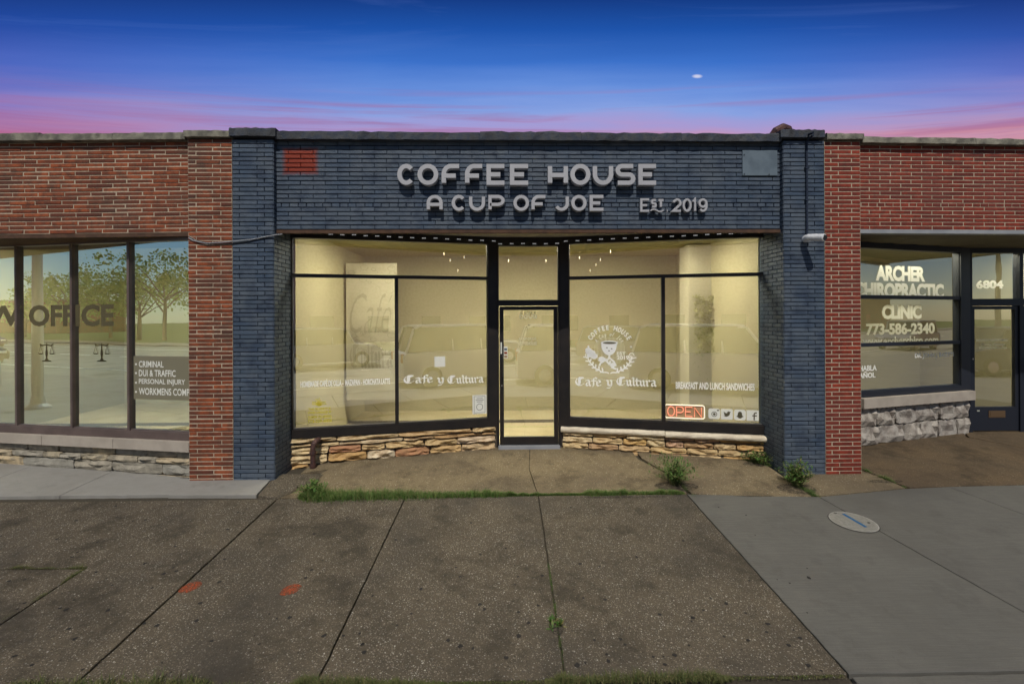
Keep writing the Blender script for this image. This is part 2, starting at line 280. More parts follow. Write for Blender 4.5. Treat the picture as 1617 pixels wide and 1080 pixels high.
M['patch_brick'] = patch_material()

# ------------------------------------------------------------------ object helpers
def put(o, name=None, label=None, cat=None, group=None, kind=None):
    if label: o['label'] = label
    if cat: o['category'] = cat
    if group: o['group'] = group
    if kind: o['kind'] = kind
    return o
WM = {}
def empty(name, loc=(0, 0, 0), rz=0, **k):
    o = bpy.data.objects.new(name, None); COL.objects.link(o); o.location = loc; o.rotation_euler = (0, 0, rz); o.empty_display_size = .1
    WM[o] = Matrix.Translation(loc) @ Matrix.Rotation(rz, 4, 'Z')
    return put(o, **k)
def link(name, me, m, parent=None, mw=None, **k):
    o = bpy.data.objects.new(name, me); COL.objects.link(o)
    if m and not me.materials: me.materials.append(m)
    elif m and me.materials[0] is not m:
        o.material_slots[0].link = 'OBJECT'; o.material_slots[0].material = m
    wm = mw if mw is not None else Matrix()
    if parent:
        o.parent = parent; o.matrix_parent_inverse = WM[parent].inverted()
    o.matrix_basis = wm; WM[o] = wm.copy()
    return put(o, **k)
class MB:
    def __init__(s, T=None): s.v = []; s.f = []; s.T = T
    def add(s, vs, fs):
        n = len(s.v); s.v += [tuple(s.T @ Vector(v)) if s.T else tuple(v) for v in vs]; s.f += [tuple(i + n for i in f) for f in fs]
    def box(s, x0, x1, y0, y1, z0, z1, T=None):
        vs = [(x, y, z) for z in (z0, z1) for y in (y0, y1) for x in (x0, x1)]
        if T: vs = [T @ Vector(v) for v in vs]
        s.add(vs, [(0, 2, 3, 1), (4, 5, 7, 6), (0, 1, 5, 4), (2, 6, 7, 3), (0, 4, 6, 2), (1, 3, 7, 5)]); return s
    def poly_prism(s, pts, a, b, axis='y', T=None):
        """pts 2-D (x,z) outline, extruded along y from a to b (or x,y outline along z)."""
        n = len(pts)
        vs = [((p[0], a, p[1]) if axis == 'y' else (p[0], p[1], a)) for p in pts] + [((p[0], b, p[1]) if axis == 'y' else (p[0], p[1], b)) for p in pts]
        if T: vs = [T @ Vector(v) for v in vs]
        s.add(vs, [tuple(range(n)), tuple(range(2 * n - 1, n - 1, -1))] + [(i, i + n, (i + 1) % n + n, (i + 1) % n) for i in range(n)]); return s
    def tube(s, pts, r, n=8, closed=False):
        pts = [Vector(p) for p in pts]; k = len(pts); rs = r if isinstance(r, (list, tuple)) else [r] * k; vs = []; up = None
        for i, p in enumerate(pts):
            t = ((pts[(i + 1) % k] if closed or i < k - 1 else p) - (pts[i - 1] if closed or i > 0 else p)).normalized()
            if up is None: up = (Vector((0, 0, 1)) if abs(t.z) < .9 else Vector((0, 1, 0)))
            a = t.cross(up).normalized(); b = a.cross(t).normalized(); up = b
            vs += [p + a * math.cos(q * 2 * math.pi / n) * rs[i] + b * math.sin(q * 2 * math.pi / n) * rs[i] for q in range(n)]
        fs = []
        for i in range(k if closed else k - 1):
            j = (i + 1) % k
            fs += [(i * n + q, i * n + (q + 1) % n, j * n + (q + 1) % n, j * n + q) for q in range(n)]
        if not closed: fs += [tuple(range(n))[::-1], tuple((k - 1) * n + q for q in range(n))]
        s.add(vs, fs); return s
    def mesh(s, name, smooth=False):
        me = bpy.data.meshes.new(name); me.from_pydata(s.v, [], s.f); me.update()
        bm = bmesh.new(); bm.from_mesh(me); bmesh.ops.recalc_face_normals(bm, faces=bm.faces); bm.to_mesh(me); bm.free()
        if smooth: me.shade_smooth()
        return me
    def build(s, name, m, parent=None, mw=None, smooth=False, **k): return link(name, s.mesh(name, smooth), m, parent, mw, **k)
def bbox(name, m, parent, x0, x1, y0, y1, z0, z1, bev=0, **k):
    me = MB().box(x0, x1, y0, y1, z0, z1).mesh(name)
    if bev:
        bm = bmesh.new(); bm.from_mesh(me); bmesh.ops.bevel(bm, geom=bm.edges[:], offset=bev, segments=1, affect='EDGES'); bm.to_mesh(me); bm.free()
    return link(name, me, m, parent, **k)

# ------------------------------------------------------------------ bricks
BR = {}
def brick_mesh(l, h):
    key = (round(l, 3), round(h, 3))
    if key not in BR:
        l, h = key; c = .0035; v = []
        for (dx, y, dz) in ((0, .05, 0), (0, 0, 0), (c, -c, c)):
            v += [(-l / 2 + dx, y, -h / 2 + dz), (l / 2 - dx, y, -h / 2 + dz), (l / 2 - dx, y, h / 2 - dz), (-l / 2 + dx, y, h / 2 - dz)]
        rn = random.Random(len(BR))
        v[8:12] = [(x + rn.uniform(-.002, .002), y, z + rn.uniform(-.0015, .0015)) for x, y, z in v[8:12]]
        f = [(8, 9, 10, 11)]
        for a in (0, 4):
            f += [(a + i, a + (i + 1) % 4, a + 4 + (i + 1) % 4, a + 4 + i) for i in range(4)]
        me = bpy.data.meshes.new('brick'); me.from_pydata([tuple(p) for p in v], [], f); me.update(); BR[key] = me
    return BR[key]
def brick_panel(out, T, width, z0, z1, pitch, joint, pattern, m, jit=.002, mfun=None, rowfun=None):
    """lays courses; T puts local (x along, -y outward, z up) in the world. pattern(row) -> list of lengths incl. joint, cycled from an offset."""
    n = max(1, int(round((z1 - z0) / pitch))); pitch = (z1 - z0) / n
    for r in range(n):
        z = z0 + (r + .5) * pitch; x = 0
        off, lens = pattern(r, n); x = -off; k = 0
        while x < width - .012:
            l = lens[k % len(lens)]; k += 1
            a, b = max(x, 0), min(x + l, width); x += l
            if b - a < .03: continue
            L_ = b - a - joint; q = round(L_ / .01) * .01 if L_ > .06 else round(L_, 3)
            jx, jz, jy = random.uniform(-jit, jit), random.uniform(-jit, jit) * .7, random.uniform(-jit, jit)
            Mx = T @ Matrix.Translation(((a + b) / 2 + jx * .5, jy, z + jz)) @ Matrix.Rotation(random.uniform(-jit, jit) * 1.5, 4, 'Y')
            wp = Mx.translation
            out.append((Mx, brick_mesh(max(.02, q if abs(q - L_) < .006 else L_), pitch - joint * random.choice((1, 1, 1.15))), mfun(wp) if mfun else m))
def in_frame(p):
    v = MC.to_3x3().transposed() @ (p - CAM)
    if v.z > -.1: return False
    x, y = v.x / -v.z * F + W0 / 2, 500 - v.y / -v.z * F
    return -10 < x < 1627 and -10 < y < 1090
def emit_bricks(out, root, cap=300):
    def key(e):
        Mx = e[0]; d = Mx.translation - CAM; nrm_ = (Mx.to_3x3() @ Vector((0, -1, 0))); c = -d.normalized().dot(nrm_)
        return -max(0, c) * e[1].vertices[1].co.x / d.length_squared if in_frame(Mx.translation) else 1
    out.sort(key=key)
    for Mx, me, m in out[:cap]: link('brick', me, m, root, Mx)
    rest = {}
    for e in out[cap:]: rest.setdefault(e[2].name, (e[2], []))[1].append(e)
    for m, es in rest.values():
        b = MB()
        for Mx, me, _ in es: b.add([Mx @ v.co for v in me.vertices], [tuple(p.vertices) for p in me.polygons])
        me = bpy.data.meshes.new('brickwork'); me.from_pydata(b.v, [], b.f); me.update(); link('brickwork', me, m, root, kind='stuff')
def running(l, base=0, header_row=None):
    def f(r, n):
        if header_row is not None and r == header_row: return (.04, [.105, .098, .11, .102])
        return (base + (l / 2 if r % 2 else 0) + random.uniform(-.004, .004), [l])
    return f
def pil(wd, l):
    def f(r, n):
        return (0, [.088, l, wd]) if r % 2 else (0, [l, wd])
    return f
ROUGH = {}
def rough_block(seed, nx=6, nz=3, amp=.3, rnd_=.10):
    """unit block -.5..+.5, front face at y=0 broken and rounded; depth to +1 behind."""
    key = (seed, nx, nz, amp, rnd_)
    if key in ROUGH: return ROUGH[key]
    g = random.Random(seed); vs = []; fs = []
    for j in range(nz + 1):
        for i in range(nx + 1):
            u, w_ = i / nx, j / nz; e = min(u, 1 - u) * nx; e2 = min(w_, 1 - w_) * nz
            ed = (1 if e < .5 else 0) or (1 if e2 < .5 else 0)
            y = (1.0 * rnd_ * 2.2 if ed else 0) - amp * noise.noise(Vector((u * 3.2 + seed * 7, w_ * 2.2, seed))) * (0.4 if ed else 1) - g.uniform(0, amp * .25)
            du = g.uniform(-.02, .02); dw = g.uniform(-.05, .05) if not ed else g.uniform(-.045, .01) * (1 if w_ > .5 else -1) if e2 < .5 else g.uniform(-.03, .03)
            if e2 < .5 and e < .5: dw = (-.1 if w_ > .5 else .1) * g.uniform(.3, 1.2); du = (-.03 if u > .5 else .03) * g.uniform(.2, 1)
            vs.append((u - .5 + du, y, w_ - .5 + dw))
    for j in range(nz):
        for i in range(nx):
            a = j * (nx + 1) + i; fs.append((a, a + 1, a + nx + 2, a + nx + 1))
    ring = [i for i in range(nx + 1)] + [(j + 1) * (nx + 1) - 1 for j in range(1, nz + 1)] + [nz * (nx + 1) + i for i in range(nx - 1, -1, -1)] + [j * (nx + 1) for j in range(nz - 1, 0, -1)]
    n = len(vs); vs += [(vs[i][0], 1.0, vs[i][2]) for i in ring]; k = len(ring)
    for i in range(k): fs.append((ring[(i + 1) % k], ring[i], n + i, n + (i + 1) % k))
    me = bpy.data.meshes.new('stone'); me.from_pydata(vs, [], fs); me.update(); ROUGH[key] = me
    return me
# ================================================================== THE PAVEMENT
def X(px, Y, py=480): return P(px, py, Y).x
ground = MB().box(-300, 300, -6.62, 300, -1.2, -1.0).build('ground', M['soil'], kind='structure')
b = MB(); b.add([(-40, -6.6, gz(-6.6) - .035), (40, -6.6, gz(-6.6) - .035), (40, -3.1, gz(-3.1) - .035), (-40, -3.1, gz(-3.1) - .035), (40, 2.6, gz(2.6) - .035), (-40, 2.6, gz(2.6) - .035)], [(0, 1, 2, 3), (3, 2, 4, 5)])
b.build('soil', M['soil'], kind='structure')
pave = empty('pavement', (0, -3, gz(-3)), kind='structure')
def slab(pts, m, inset=.007, top=0.0, label=None):
    """one paving slab from its outline on the pavement plane (world x, y), edges crisp, shrunk by the joint."""
    n = len(pts); q = []
    area = sum(pts[i][0] * pts[(i + 1) % n][1] - pts[(i + 1) % n][0] * pts[i][1] for i in range(n)); sg = 1 if area > 0 else -1
    for i in range(n):
        p0, p1, p2 = Vector(pts[i - 1]), Vector(pts[i]), Vector(pts[(i + 1) % n])
        a = (p1 - p0).normalized(); c = (p2 - p1).normalized(); na = Vector((-a.y, a.x)) * sg; nc = Vector((-c.y, c.x)) * sg
        bis = (na + nc); k = bis.length_squared / 2; q.append(p1 + bis / max(.35, k) * inset)
    # uneven, crumbled edge
    e = []
    for i in range(n):
        p, r = q[i], q[(i + 1) % n]; ln = (r - p).length; k = max(1, min(120, int(ln / .05)))
        for j in range(k):
            v = p.lerp(r, j / k)
            if j and ln > .3: v += Vector((noise.noise(Vector((v.x * 9, v.y * 9, 1))), noise.noise(Vector((v.x * 9, v.y * 9, 5))))) * .006
            e.append(v)
    k = len(e); vs = [(v.x, v.y, gz(v.y) + top - .004) for v in e]; cen = sum(e, Vector((0, 0))) / k
    ins = []
    for v in e:
        d = (cen - v).normalized() * .006; ins.append((v.x + d.x, v.y + d.y, gz(v.y + d.y) + top))
    bt = [(v.x, v.y, gz(v.y) + top - .07) for v in e]
    bm_ = MB(); bm_.add(vs + ins + bt, [tuple(range(k, 2 * k))] + [(i, (i + 1) % k, k + (i + 1) % k, k + i) for i in range(k)] + [(2 * k + i, 2 * k + (i + 1) % k, (i + 1) % k, i) for i in range(k)])
    o = bm_.build('paving_slab', m, pave)
    if label: o['label'] = label
    return o
g2 = lambda px, py: tuple(G(px, py).xy)
def gx(px, py): return G(px, py).x
y1 = G(800, 783).y; y2 = G(800, 1074).y; yb = 1.3
j1, j2, j3, j4 = gx(440, 786), gx(640, 785), gx(850, 783), gx(1087, 783)
# front row, aggregate
nx_, ny_ = g2(135, 897)
slab([(-7.2, ny_), (nx_, ny_), (nx_, y2), (-7.2, y2)], M['aggregate'], .012)
slab([(-7.2, y1), (j1, y1), (j1, y2), (nx_, y2), (nx_, ny_), (-7.2, ny_)], M['aggregate'], .014)
slab([(j1, y1), (j2, y1), (j2, y2), (j1, y2)], M['aggregate'], .006)
slab([(j2, y1), (j3, y1), (gx(893, 1074), y2), (j2, y2)], M['aggregate'], .006)
slab([(j3, y1), (j4, y1), (j4, y2), (gx(893, 1074), y2)], M['aggregate'], .006)
# smooth grey concrete on the right
a_, b_ = g2(1293, 784), g2(1617, 966); c_ = g2(1497, 768); d_ = g2(1617, 812)
ext = lambda p, q, y: (p[0] + (q[0] - p[0]) * (y - p[1]) / (q[1] - p[1]), y)
a2 = ext(a_, b_, y2); c2 = ext(c_, d_, y2)
slab([(j4, y1), a_, a2, (j4, y2)], M['concrete'], .005)
slab([a_, g2(1430, 771), c_, c2, a2], M['concrete'], .005)
slab([c_, g2(1640, 765), (12, g2(1640, 765)[1]), (12, y2), c2], M['concrete'], .005)
# next row towards the kerb
y3 = y2 - 1.55
for x0 in [j1 - 1.55 * k for k in range(4, 0, -1)] + [j1 + 1.55 * k for k in range(0, 3)]:
    slab([(x0, y3), (x0 + 1.55, y3), (x0 + 1.55, y2 - .05), (x0, y2 - .05)], M['aggregate'], .012)
for x0 in [j4 + 1.55 * k for k in range(0, 5)]:
    slab([(x0, y3), (x0 + 1.55, y3), (x0 + 1.55, y2 - .012), (x0, y2 - .012)], M['concrete'], .006)
for k in range(-24, 24):
    slab([(k * 1.8, -6.45), (k * 1.8 + 1.8, -6.45), (k * 1.8 + 1.8, y3), (k * 1.8, y3)], M['concrete_pale'], .008)
for k in range(14):
    for (a, c) in ((y2, y1), (y3, y2), (y1, 1.2)): slab([(-7.25 - 2.4 * (k + 1), a + .005), (-7.25 - 2.4 * k, a + .005), (-7.25 - 2.4 * k, c), (-7.25 - 2.4 * (k + 1), c)] if a != y1 else [(-9.8 - 2.4 * (k + 1), a + .005), (-9.8 - 2.4 * k, a + .005), (-9.8 - 2.4 * k, c), (-9.8 - 2.4 * (k + 1), c)], M['concrete_pale'], .006)
    for (a, c) in ((y2, y1), (y3, y2)): slab([(12.02 + 2.4 * k, a + .005), (12.02 + 2.4 * (k + 1), a + .005), (12.02 + 2.4 * (k + 1), c), (12.02 + 2.4 * k, c)], M['concrete_pale'], .006)
# by the doors
s1, s2 = g2(517, 741), g2(452, 742)
slab([(j1, y1), (gx(500, 765), g2(500, 765)[1]), s1, (s1[0] + .02, .10), (X(432, 0) + .0, .12), g2(432, 753), g2(407, 782)], M['aggregate'], .004)
slab([(j1 + .01, y1 + .02), (j3, y1 + .02), g2(836, 742), (X(836, 1.2), 1.3), (s1[0] - .3, 1.3), (s1[0] - .3, .12), s1], M['aggregate_warm'], .004)
e1 = g2(1062, 752)
slab([(j3, y1 + .02), (gx(1090, 783), y1 + .02), e1, (e1[0] - .25, .5), (e1[0] - .25, 1.3), (X(836, 1.2), 1.3), g2(836, 742)], M['aggregate_warm'], .004)
f1 = g2(1232, 748)
slab([(gx(1096, 783), y1 + .02), g2(1190, 785), g2(1282, 783), f1, (f1[0], .8), (e1[0] - .2, .8), (e1[0] - .2, .55), e1], M['aggregate_warm'], .004)
slab([g2(1290, 783), g2(1430, 770), g2(1362, 738), (X(1362, 0), .3), (f1[0] + .05, .3), g2(1242, 750)], M['aggregate_warm'], .004)
h1 = g2(1436, 769)
slab([h1, g2(1640, 764), g2(1640, 712), g2(1527, 690), (X(1527, 1.6), 1.7), (X(1362, 0), 1.7), (X(1362, 0), -.05)], M['aggregate_brown'], .004)
slab([g2(1640, 764), (12, g2(1640, 764)[1]), (12, 1.75), (X(1530, 1.6), 1.75), g2(1530, 690), g2(1640, 712)], M['aggregate_brown'], .004)
# pale raised walk along the office front
lx = [-12, -9.6]; q = [(250, 733), (78, 781)], [(410, 741), (268, 783)]
zt = .006
yl = g2(200, 782)[1]
jA = (g2(330, 735)[0], g2(150, 735)[0], g2(20, 735)[0])
pts_front = lambda px: g2(px, 782)
slab([g2(265, 782), g2(405, 782), g2(432, 752), (X(432, 0), .0), (g2(285, 755)[0], 0), (g2(285, 755)[0], .5), ext(g2(265, 782), g2(400, 727), .5) if False else (g2(265, 782)[0] + .02, .5)], M['concrete_pale'], .003, zt)
xx = g2(265, 782)[0] + .02
for k in range(4):
    w_ = 1.25; slab([(xx - w_ * (k + 1), yl), (xx - w_ * k, yl), (xx - w_ * k, 1.5), (xx - w_ * (k + 1), 1.5)], M['concrete_pale'], .004, zt)
# kerb and road behind the camera, seen mirrored in the panes
KZ = gz(-6.6)
for k in range(-6, 7):
    MB().box(k * 2.4 + .004, k * 2.4 + 2.396, -6.62, -6.46, KZ - .3, KZ + .004).build('kerb_stone', M['concrete_pale'], pave)
RZ = KZ - .14
MB().box(-200, 200, -21, -6.62, RZ - .2, RZ).build('road', M['asphalt'], kind='structure')
MB().box(-200, 200, -21.2, -21, RZ - .2, RZ + .14).build('kerb', M['concrete_pale'], kind='structure')
MB().box(-200, 200, -23.4, -21.2, RZ - .2, RZ + .13).build('far_pavement', M['concrete_pale'], kind='structure')
MB().box(-200, 200, -200, -23.4, RZ - .2, RZ + .12).build('lawn', M['lawn'], kind='structure')
b = MB()
for k in range(-30, 30): b.box(k * 6, k * 6 + 3, -13.86, -13.72, RZ, RZ + .004)
for y in (-9.0, -18.6): b.box(-100, 100, y - .05, y + .05, RZ, RZ + .004)
b.build('road_marking', M['white_soft'], kind='structure')

# ================================================================== THE COFFEE HOUSE
YO_, YI_ = .395, 1.03
YP = -.07                                              # pilaster faces
coffee = empty('coffee_shop', (.35, 0, 0), label='single storey coffee house with blue painted brick front and angled shop windows', cat='building')
law = empty('office_building', (-6, 0, 0), label='orange and brown brick law office with a wide window of four panes', cat='building')
clinic = empty('clinic_building', (6.5, 0, 0), label='dark red brick clinic with recessed entrance and white lettered window', cat='building')
xa, xb, xc, xd = X(367.5, YP), X(432.5, YP), X(1238, YP), X(1302.5, YP)
xl0, xr1 = X(297.5, YP), X(1359.5, YP)
ZL, ZC = 3.10, 4.19
I4 = lambda x, y: Matrix.Translation((x, y, 0))
bricks = []
pat = patch_pt = (P(445, 278, 0), P(504, 232, 0))
def bluefun(wp):
    a, c = pat
    return M['patch_brick'] if a.x - .3 < wp.x < c.x + .3 and a.z - .08 < wp.z < c.z + .08 and wp.y > YP + .03 else M['blue_brick']
brick_panel(bricks, I4(xb, 0), xc - xb, ZL, ZC + .02, .0545, .0105, running(.306, 0, 5), None, .0015, bluefun)
brick_panel(bricks, I4(xa, YP), xb - xa, -.03, 4.20, .0535, .0085, pil(.215, .305), M['blue_brick'], .0015)
brick_panel(bricks, I4(xc, YP), xd - xc, -.03, 4.20, .0535, .0085, pil(.215, .305), M['blue_brick'], .0015)
# returns of the two piers towards the recess
Tl = Matrix(((0, -1, 0, xb), (1, 0, 0, YP), (0, 0, 1, 0), (0, 0, 0, 1)))          # x along +Y, outward = +X
Tr = Matrix(((0, 1, 0, xc), (-1, 0, 0, .46), (0, 0, 1, 0), (0, 0, 0, 1)))         # outward = -X
Tr = Matrix(((0, 1, 0, xc), (-1, 0, 0, .47), (0, 0, 1, 0), (0, 0, 0, 1)))
brick_panel(bricks, Tl, .54, -.03, 4.20, .0535, .0085, running(.2), M['blue_brick'], .0012)
brick_panel(bricks, Tr, .54, -.03, 4.20, .0535, .0085, running(.2), M['blue_brick'], .0012)
emit_bricks(bricks, coffee)
MB().box(xb + .012, xc - .012, .010, .30, ZL, ZC + .02).build('wall', M['blue_mortar'], coffee)
for x0, x1 in ((xa, xb), (xc, xd)):
    MB().box(x0 + .002, x1 - .002, YP + .011, .47, -.2, 4.2).build('pier', M['blue_mortar'], coffee)
MB().box(xb, xc, -.006, .05, ZL - .045, ZL - .004).build('lintel', M['rust'], coffee)
MB().poly_prism([(xb, .052), (xc, .052), (xc, YO_), (X(885, YI_), YI_ + .02), (X(783, YI_), YI_ + .02), (xb, YO_)], 3.172, 3.20, 'z').build('soffit', M['soffit'], coffee)
def coping_stones(root, x0, x1, n, yf, z0, z1, m, tilt=0, seed=0, jagged=.006):
    g = random.Random(seed); L_ = (x1 - x0) / n
    for i in range(n):
        b = MB(); k = 14; vs = []; fs = []; a = x0 + i * L_ + .0012; c = x0 + (i + 1) * L_ - .0012
        dz = g.uniform(-.006, .006)
        for j in range(k + 1):
            x = a + (c - a) * j / k; t = tilt * (x - x0); r = lambda s=jagged: g.uniform(-s, s)
            vs += [(x, yf + r(), z0 + t + r(.002)), (x, yf + r(), z1 + t + dz + r() - .012), (x, yf + .016 + r(), z1 + t + dz + r()), (x, .34, z1 + t + dz), (x, .34, z0 + t)]
        for j in range(k):
            for q_ in range(5): fs.append((j * 5 + q_, j * 5 + (q_ + 1) % 5, j * 5 + 5 + (q_ + 1) % 5, j * 5 + 5 + q_))
        fs += [tuple(range(5)), tuple(k * 5 + q_ for q_ in range(4, -1, -1))]
        b.add(vs, fs); b.build('coping_stone', m, root)
coping_stones(coffee, xb + .03, xc - .03, 5, -.085, 4.205, 4.31, M['coping_blue'], -.003, 3, .009)
coping_stones(coffee, X(363, YP - .05), X(436, YP - .05), 1, -.125, 4.225, 4.33, M['coping_blue'], 0, 4, .008)
coping_stones(coffee, X(1234, YP - .05), X(1304, YP - .05), 1, -.125, 4.225, 4.325, M['coping_blue'], 0, 5, .006)
# roof, hidden behind the parapet
MB().box(xa, xd, .36, 12, 3.6, 3.7).build('roof', M['joint'], coffee)

def vplane(A, B):
    u = Vector((B[0] - A[0], B[1] - A[1], 0)); L_ = u.length; u.normalize(); n = Vector((-u.y, u.x, 0))
    return Matrix(((u.x, n.x, 0, A[0]), (u.y, n.y, 0, A[1]), (0, 0, 1, 0), (0, 0, 0, 1))), L_
def uv(T, px, py):
    d = ray(px, py); n = T.col[1].to_3d(); o = T.translation; t = (o - CAM).dot(n) / d.dot(n); p = CAM + d * t
    q = T.inverted() @ p; return q.x, q.z
def quad(name, m, parent, T, x0, x1, z0, z1, y=0, **k):
    b = MB(); b.add([(x0, y, z0), (x1, y, z0), (x1, y, z1), (x0, y, z1)], [(0, 1, 2, 3)]); me = bpy.data.meshes.new(name); me.from_pydata(b.v, [], b.f); me.update()
    return link(name, me, m, parent, T, **k)
def frame_window(parent, T, L_, z0, z1, jl, jr, head, sill, bars, m, gm, label, dp=.06):
    """bars: list of ('h', z, x0, x1, t) and ('v', x, z0, z1, t); openings listed by caller as panes."""
    b = MB(); y0, y1_ = -dp, .05
    b.box(0, jl, y0, y1_, z0, z1); b.box(L_ - jr, L_, y0, y1_, z0, z1)
    b.box(jl, L_ - jr, y0, y1_, z1 - head, z1); b.box(jl, L_ - jr, y0, y1_, z0, z0 + sill)
    # glazing bead, a step back from the frame face
    for (p, q_, r, s) in ((jl, jl + .012, z0 + sill, z1 - head), (L_ - jr - .012, L_ - jr, z0 + sill, z1 - head)): b.box(p, q_, y0 + .022, y1_ - .004, r, s)
    b.box(jl + .012, L_ - jr - .012, y0 + .022, y1_ - .004, z0 + sill, z0 + sill + .012)
    o = b.build('window', m, parent, T, label=label)
    for (k, c, a, d, t) in bars:
        bb = MB()
        if k == 'h': bb.box(a, d, y0 + .008, y1_ - .006, c - t / 2, c + t / 2)
        else: bb.box(c - t / 2, c + t / 2, y0 + .004, y1_ - .008, a, d)
        bb.build('transom' if k == 'h' else 'mullion', m, o, T)
    return o
# --- left shop window
YO, YI = .395, 1.03
A = (X(447, YO), YO); B = (X(783, YI), YI); TL, LL_ = vplane(A, B)
zb, zt_ = .385, 3.171
gl = uv(TL, 461, 500)[0]; gr = uv(TL, 770, 500)[0]; ml_ = uv(TL, 626.5, 560)[0]; zg0 = .50; zg1 = 3.065; ztr = 2.565
winL = frame_window(coffee, TL, LL_, zb, zt_, gl, LL_ - gr, zt_ - zg1, zg0 - zb, [('h', ztr, gl, gr, .045), ('v', ml_, zg0, ztr - .0225, .05)], M['frame'], None, 'angled shop window left of the coffee house door')
for (x0, x1, z0, z1) in ((gl, gr, ztr, zg1), (gl, ml_, zg0, ztr), (ml_, gr, zg0, ztr)): quad('pane', M['glass'], winL, TL, x0, x1, z0, z1)
# --- right shop window
A = (X(885.5, YI), YI); B = (X(1225, YO), YO); TR, LR_ = vplane(A, B)
gl2 = uv(TR, 898.5, 500)[0]; gr2 = uv(TR, 1210, 500)[0]; mr_ = uv(TR, 1047, 560)[0]
winR = frame_window(coffee, TR, LR_, zb, zt_, gl2, LR_ - gr2, zt_ - zg1, zg0 - zb, [('h', ztr, gl2, gr2, .045), ('v', mr_, zg0, ztr - .0225, .05)], M['frame'], None, 'angled shop window with round white emblem')
for (x0, x1, z0, z1) in ((gl2, gr2, ztr, zg1), (gl2, mr_, zg0, ztr), (mr_, gr2, zg0, ztr)): quad('pane', M['glass'], winR, TR, x0, x1, z0, z1)
# --- door set
TD = I4(X(783, YI), YI); LD = X(885.5, YI) - X(783, YI)
dz = lambda py: 2 + (500 - py) / 106.0
dx = lambda px: X(px, YI) - X(783, YI)
b = MB(); b.box(0, .045, -.05, .06, .08, 3.171); b.box(LD - .045, LD, -.05, .06, .08, 3.171); b.box(.045, LD - .045, -.05, .06, 3.04, 3.171); b.box(.045, LD - .045, -.05, .06, dz(483), dz(474))
dfr = b.build('door_frame', M['frame'], coffee, TD)
quad('transom_pane', M['glass'], dfr, TD, .045, LD - .045, dz(474), 3.04, .0)
def leaf(parent, T, x0, x1, z0, z1, sl, sr, top, bot, m, gm, name='door'):
    b = MB(); b.box(x0, x0 + sl, -.03, .02, z0, z1); b.box(x1 - sr, x1, -.03, .02, z0, z1); b.box(x0 + sl, x1 - sr, -.03, .02, z1 - top, z1); b.box(x0 + sl, x1 - sr, -.03, .02, z0, z0 + bot)
    o = b.build(name, m, parent, T); quad('pane', gm, o, T, x0 + sl, x1 - sr, z0 + bot, z1 - top, .0)
    return o
dleaf = leaf(coffee, TD, .052, LD - .052, .10, dz(484) - .0, .062, .058, .055, .115, M['frame'], M['glass'])
MB().box(.03, LD - .03, -.10, .05, .045, .095).build('threshold', M['steel'], coffee, TD)
b = MB(); b.tube([(.095, -.03, 1.42), (.095, -.08, 1.42), (.095, -.08, 1.12), (.095, -.03, 1.12)], .011); b.build('handle', M['black'], dleaf, TD)
MB().tube([(.083, -.028, .98), (.083, -.045, .98)], .014, 12).build('lock', M['chrome'], dleaf, TD)
bbox('push_label', M['white_card'], dleaf, .068, .088, -.0325, -.031, 1.45, 1.62, mw=TD)
# --- stonework under the two windows
def courses(root, T, u0, u1, rows, m, wmin, wmax, y=-.03, seed=1, amp=.3, dep=.06, gap=.008, name='stone', shapes=5):
    g = random.Random(seed)
    for (z0, z1, k) in rows:
        u = u0 + 0
        while u < u1 - .03:
            w_ = g.uniform(wmin, wmax) * k
            if u + w_ > u1 - .12: w_ = u1 - u
            hz = (z1 - z0)
            me = rough_block(g.randrange(shapes) + seed * 10, *((9, 4) if m is M['flagstone'] else (6, 3)), amp=amp)
            Mx = T @ Matrix.Translation((u + w_ / 2, y - g.uniform(0, .02), (z0 + z1) / 2 + g.uniform(-.003, .003))) @ Matrix.Diagonal((w_ - gap, dep, hz - gap, 1))
            link(name, me, m, root, Mx); u += w_
def slantbase(root, T, L_, z1, y=-.0, m=None): MB().box(0, L_, y, .09, -.15, z1).build('base_wall', m or M['joint'], root, T)
slantbase(coffee, TL, LL_, zb - .003); slantbase(coffee, TR, LR_, zb - .003)
courses(coffee, TL, .0, LL_ - .02, [(.312, .383, 1.7), (.255, .303, 1.3), (.155, .253, .9), (.03, .153, 1.0), (-.05, .03, 1)], M['flagstone'], .3, .68, -.045, 3, .9, .065, .014)
courses(coffee, TR, .02, LR_, [(.235, .285, 1.0), (.14, .233, .8), (.05, .138, 1.0), (-.05, .05, 1.3)], M['flagstone'], .26, .55, -.035, 5, .9, .055, .011)
def rounded_sill(root, T, x0, x1, z0, z1, y0, m, seed, name='window_sill'):
    g = random.Random(seed); b = MB(); k = 24; n = 8; vs = []; fs = []
    for i in range(k + 1):
        x = x0 + (x1 - x0) * i / k
        for j in range(n):
            a = math.pi * (j / (n - 1)) ; r = (z1 - z0) / 2
            vs.append((x + g.uniform(-.002, .002), y0 + r - math.sin(a) * r + g.uniform(-.003, .003), (z0 + z1) / 2 - math.cos(a) * r * 1.0 + g.uniform(-.003, .003)))
        vs += [(x, .05, z1), (x, .05, z0)]
    t = n + 2
    for i in range(k):
        for j in range(t): fs.append((i * t + j, i * t + (j + 1) % t, (i + 1) * t + (j + 1) % t, (i + 1) * t + j))
    fs += [tuple(range(t)), tuple(k * t + j for j in range(t - 1, -1, -1))]
    b.add(vs, fs); return b.build(name, m, root, T, smooth=False)
rounded_sill(coffee, TR, .0, LR_ * .50, .29, .375, -.10, M['sill_cream'], 1)
rounded_sill(coffee, TR, LR_ * .50 + .006, LR_ + .01, .287, .37, -.12, M['sill_cream'], 2)

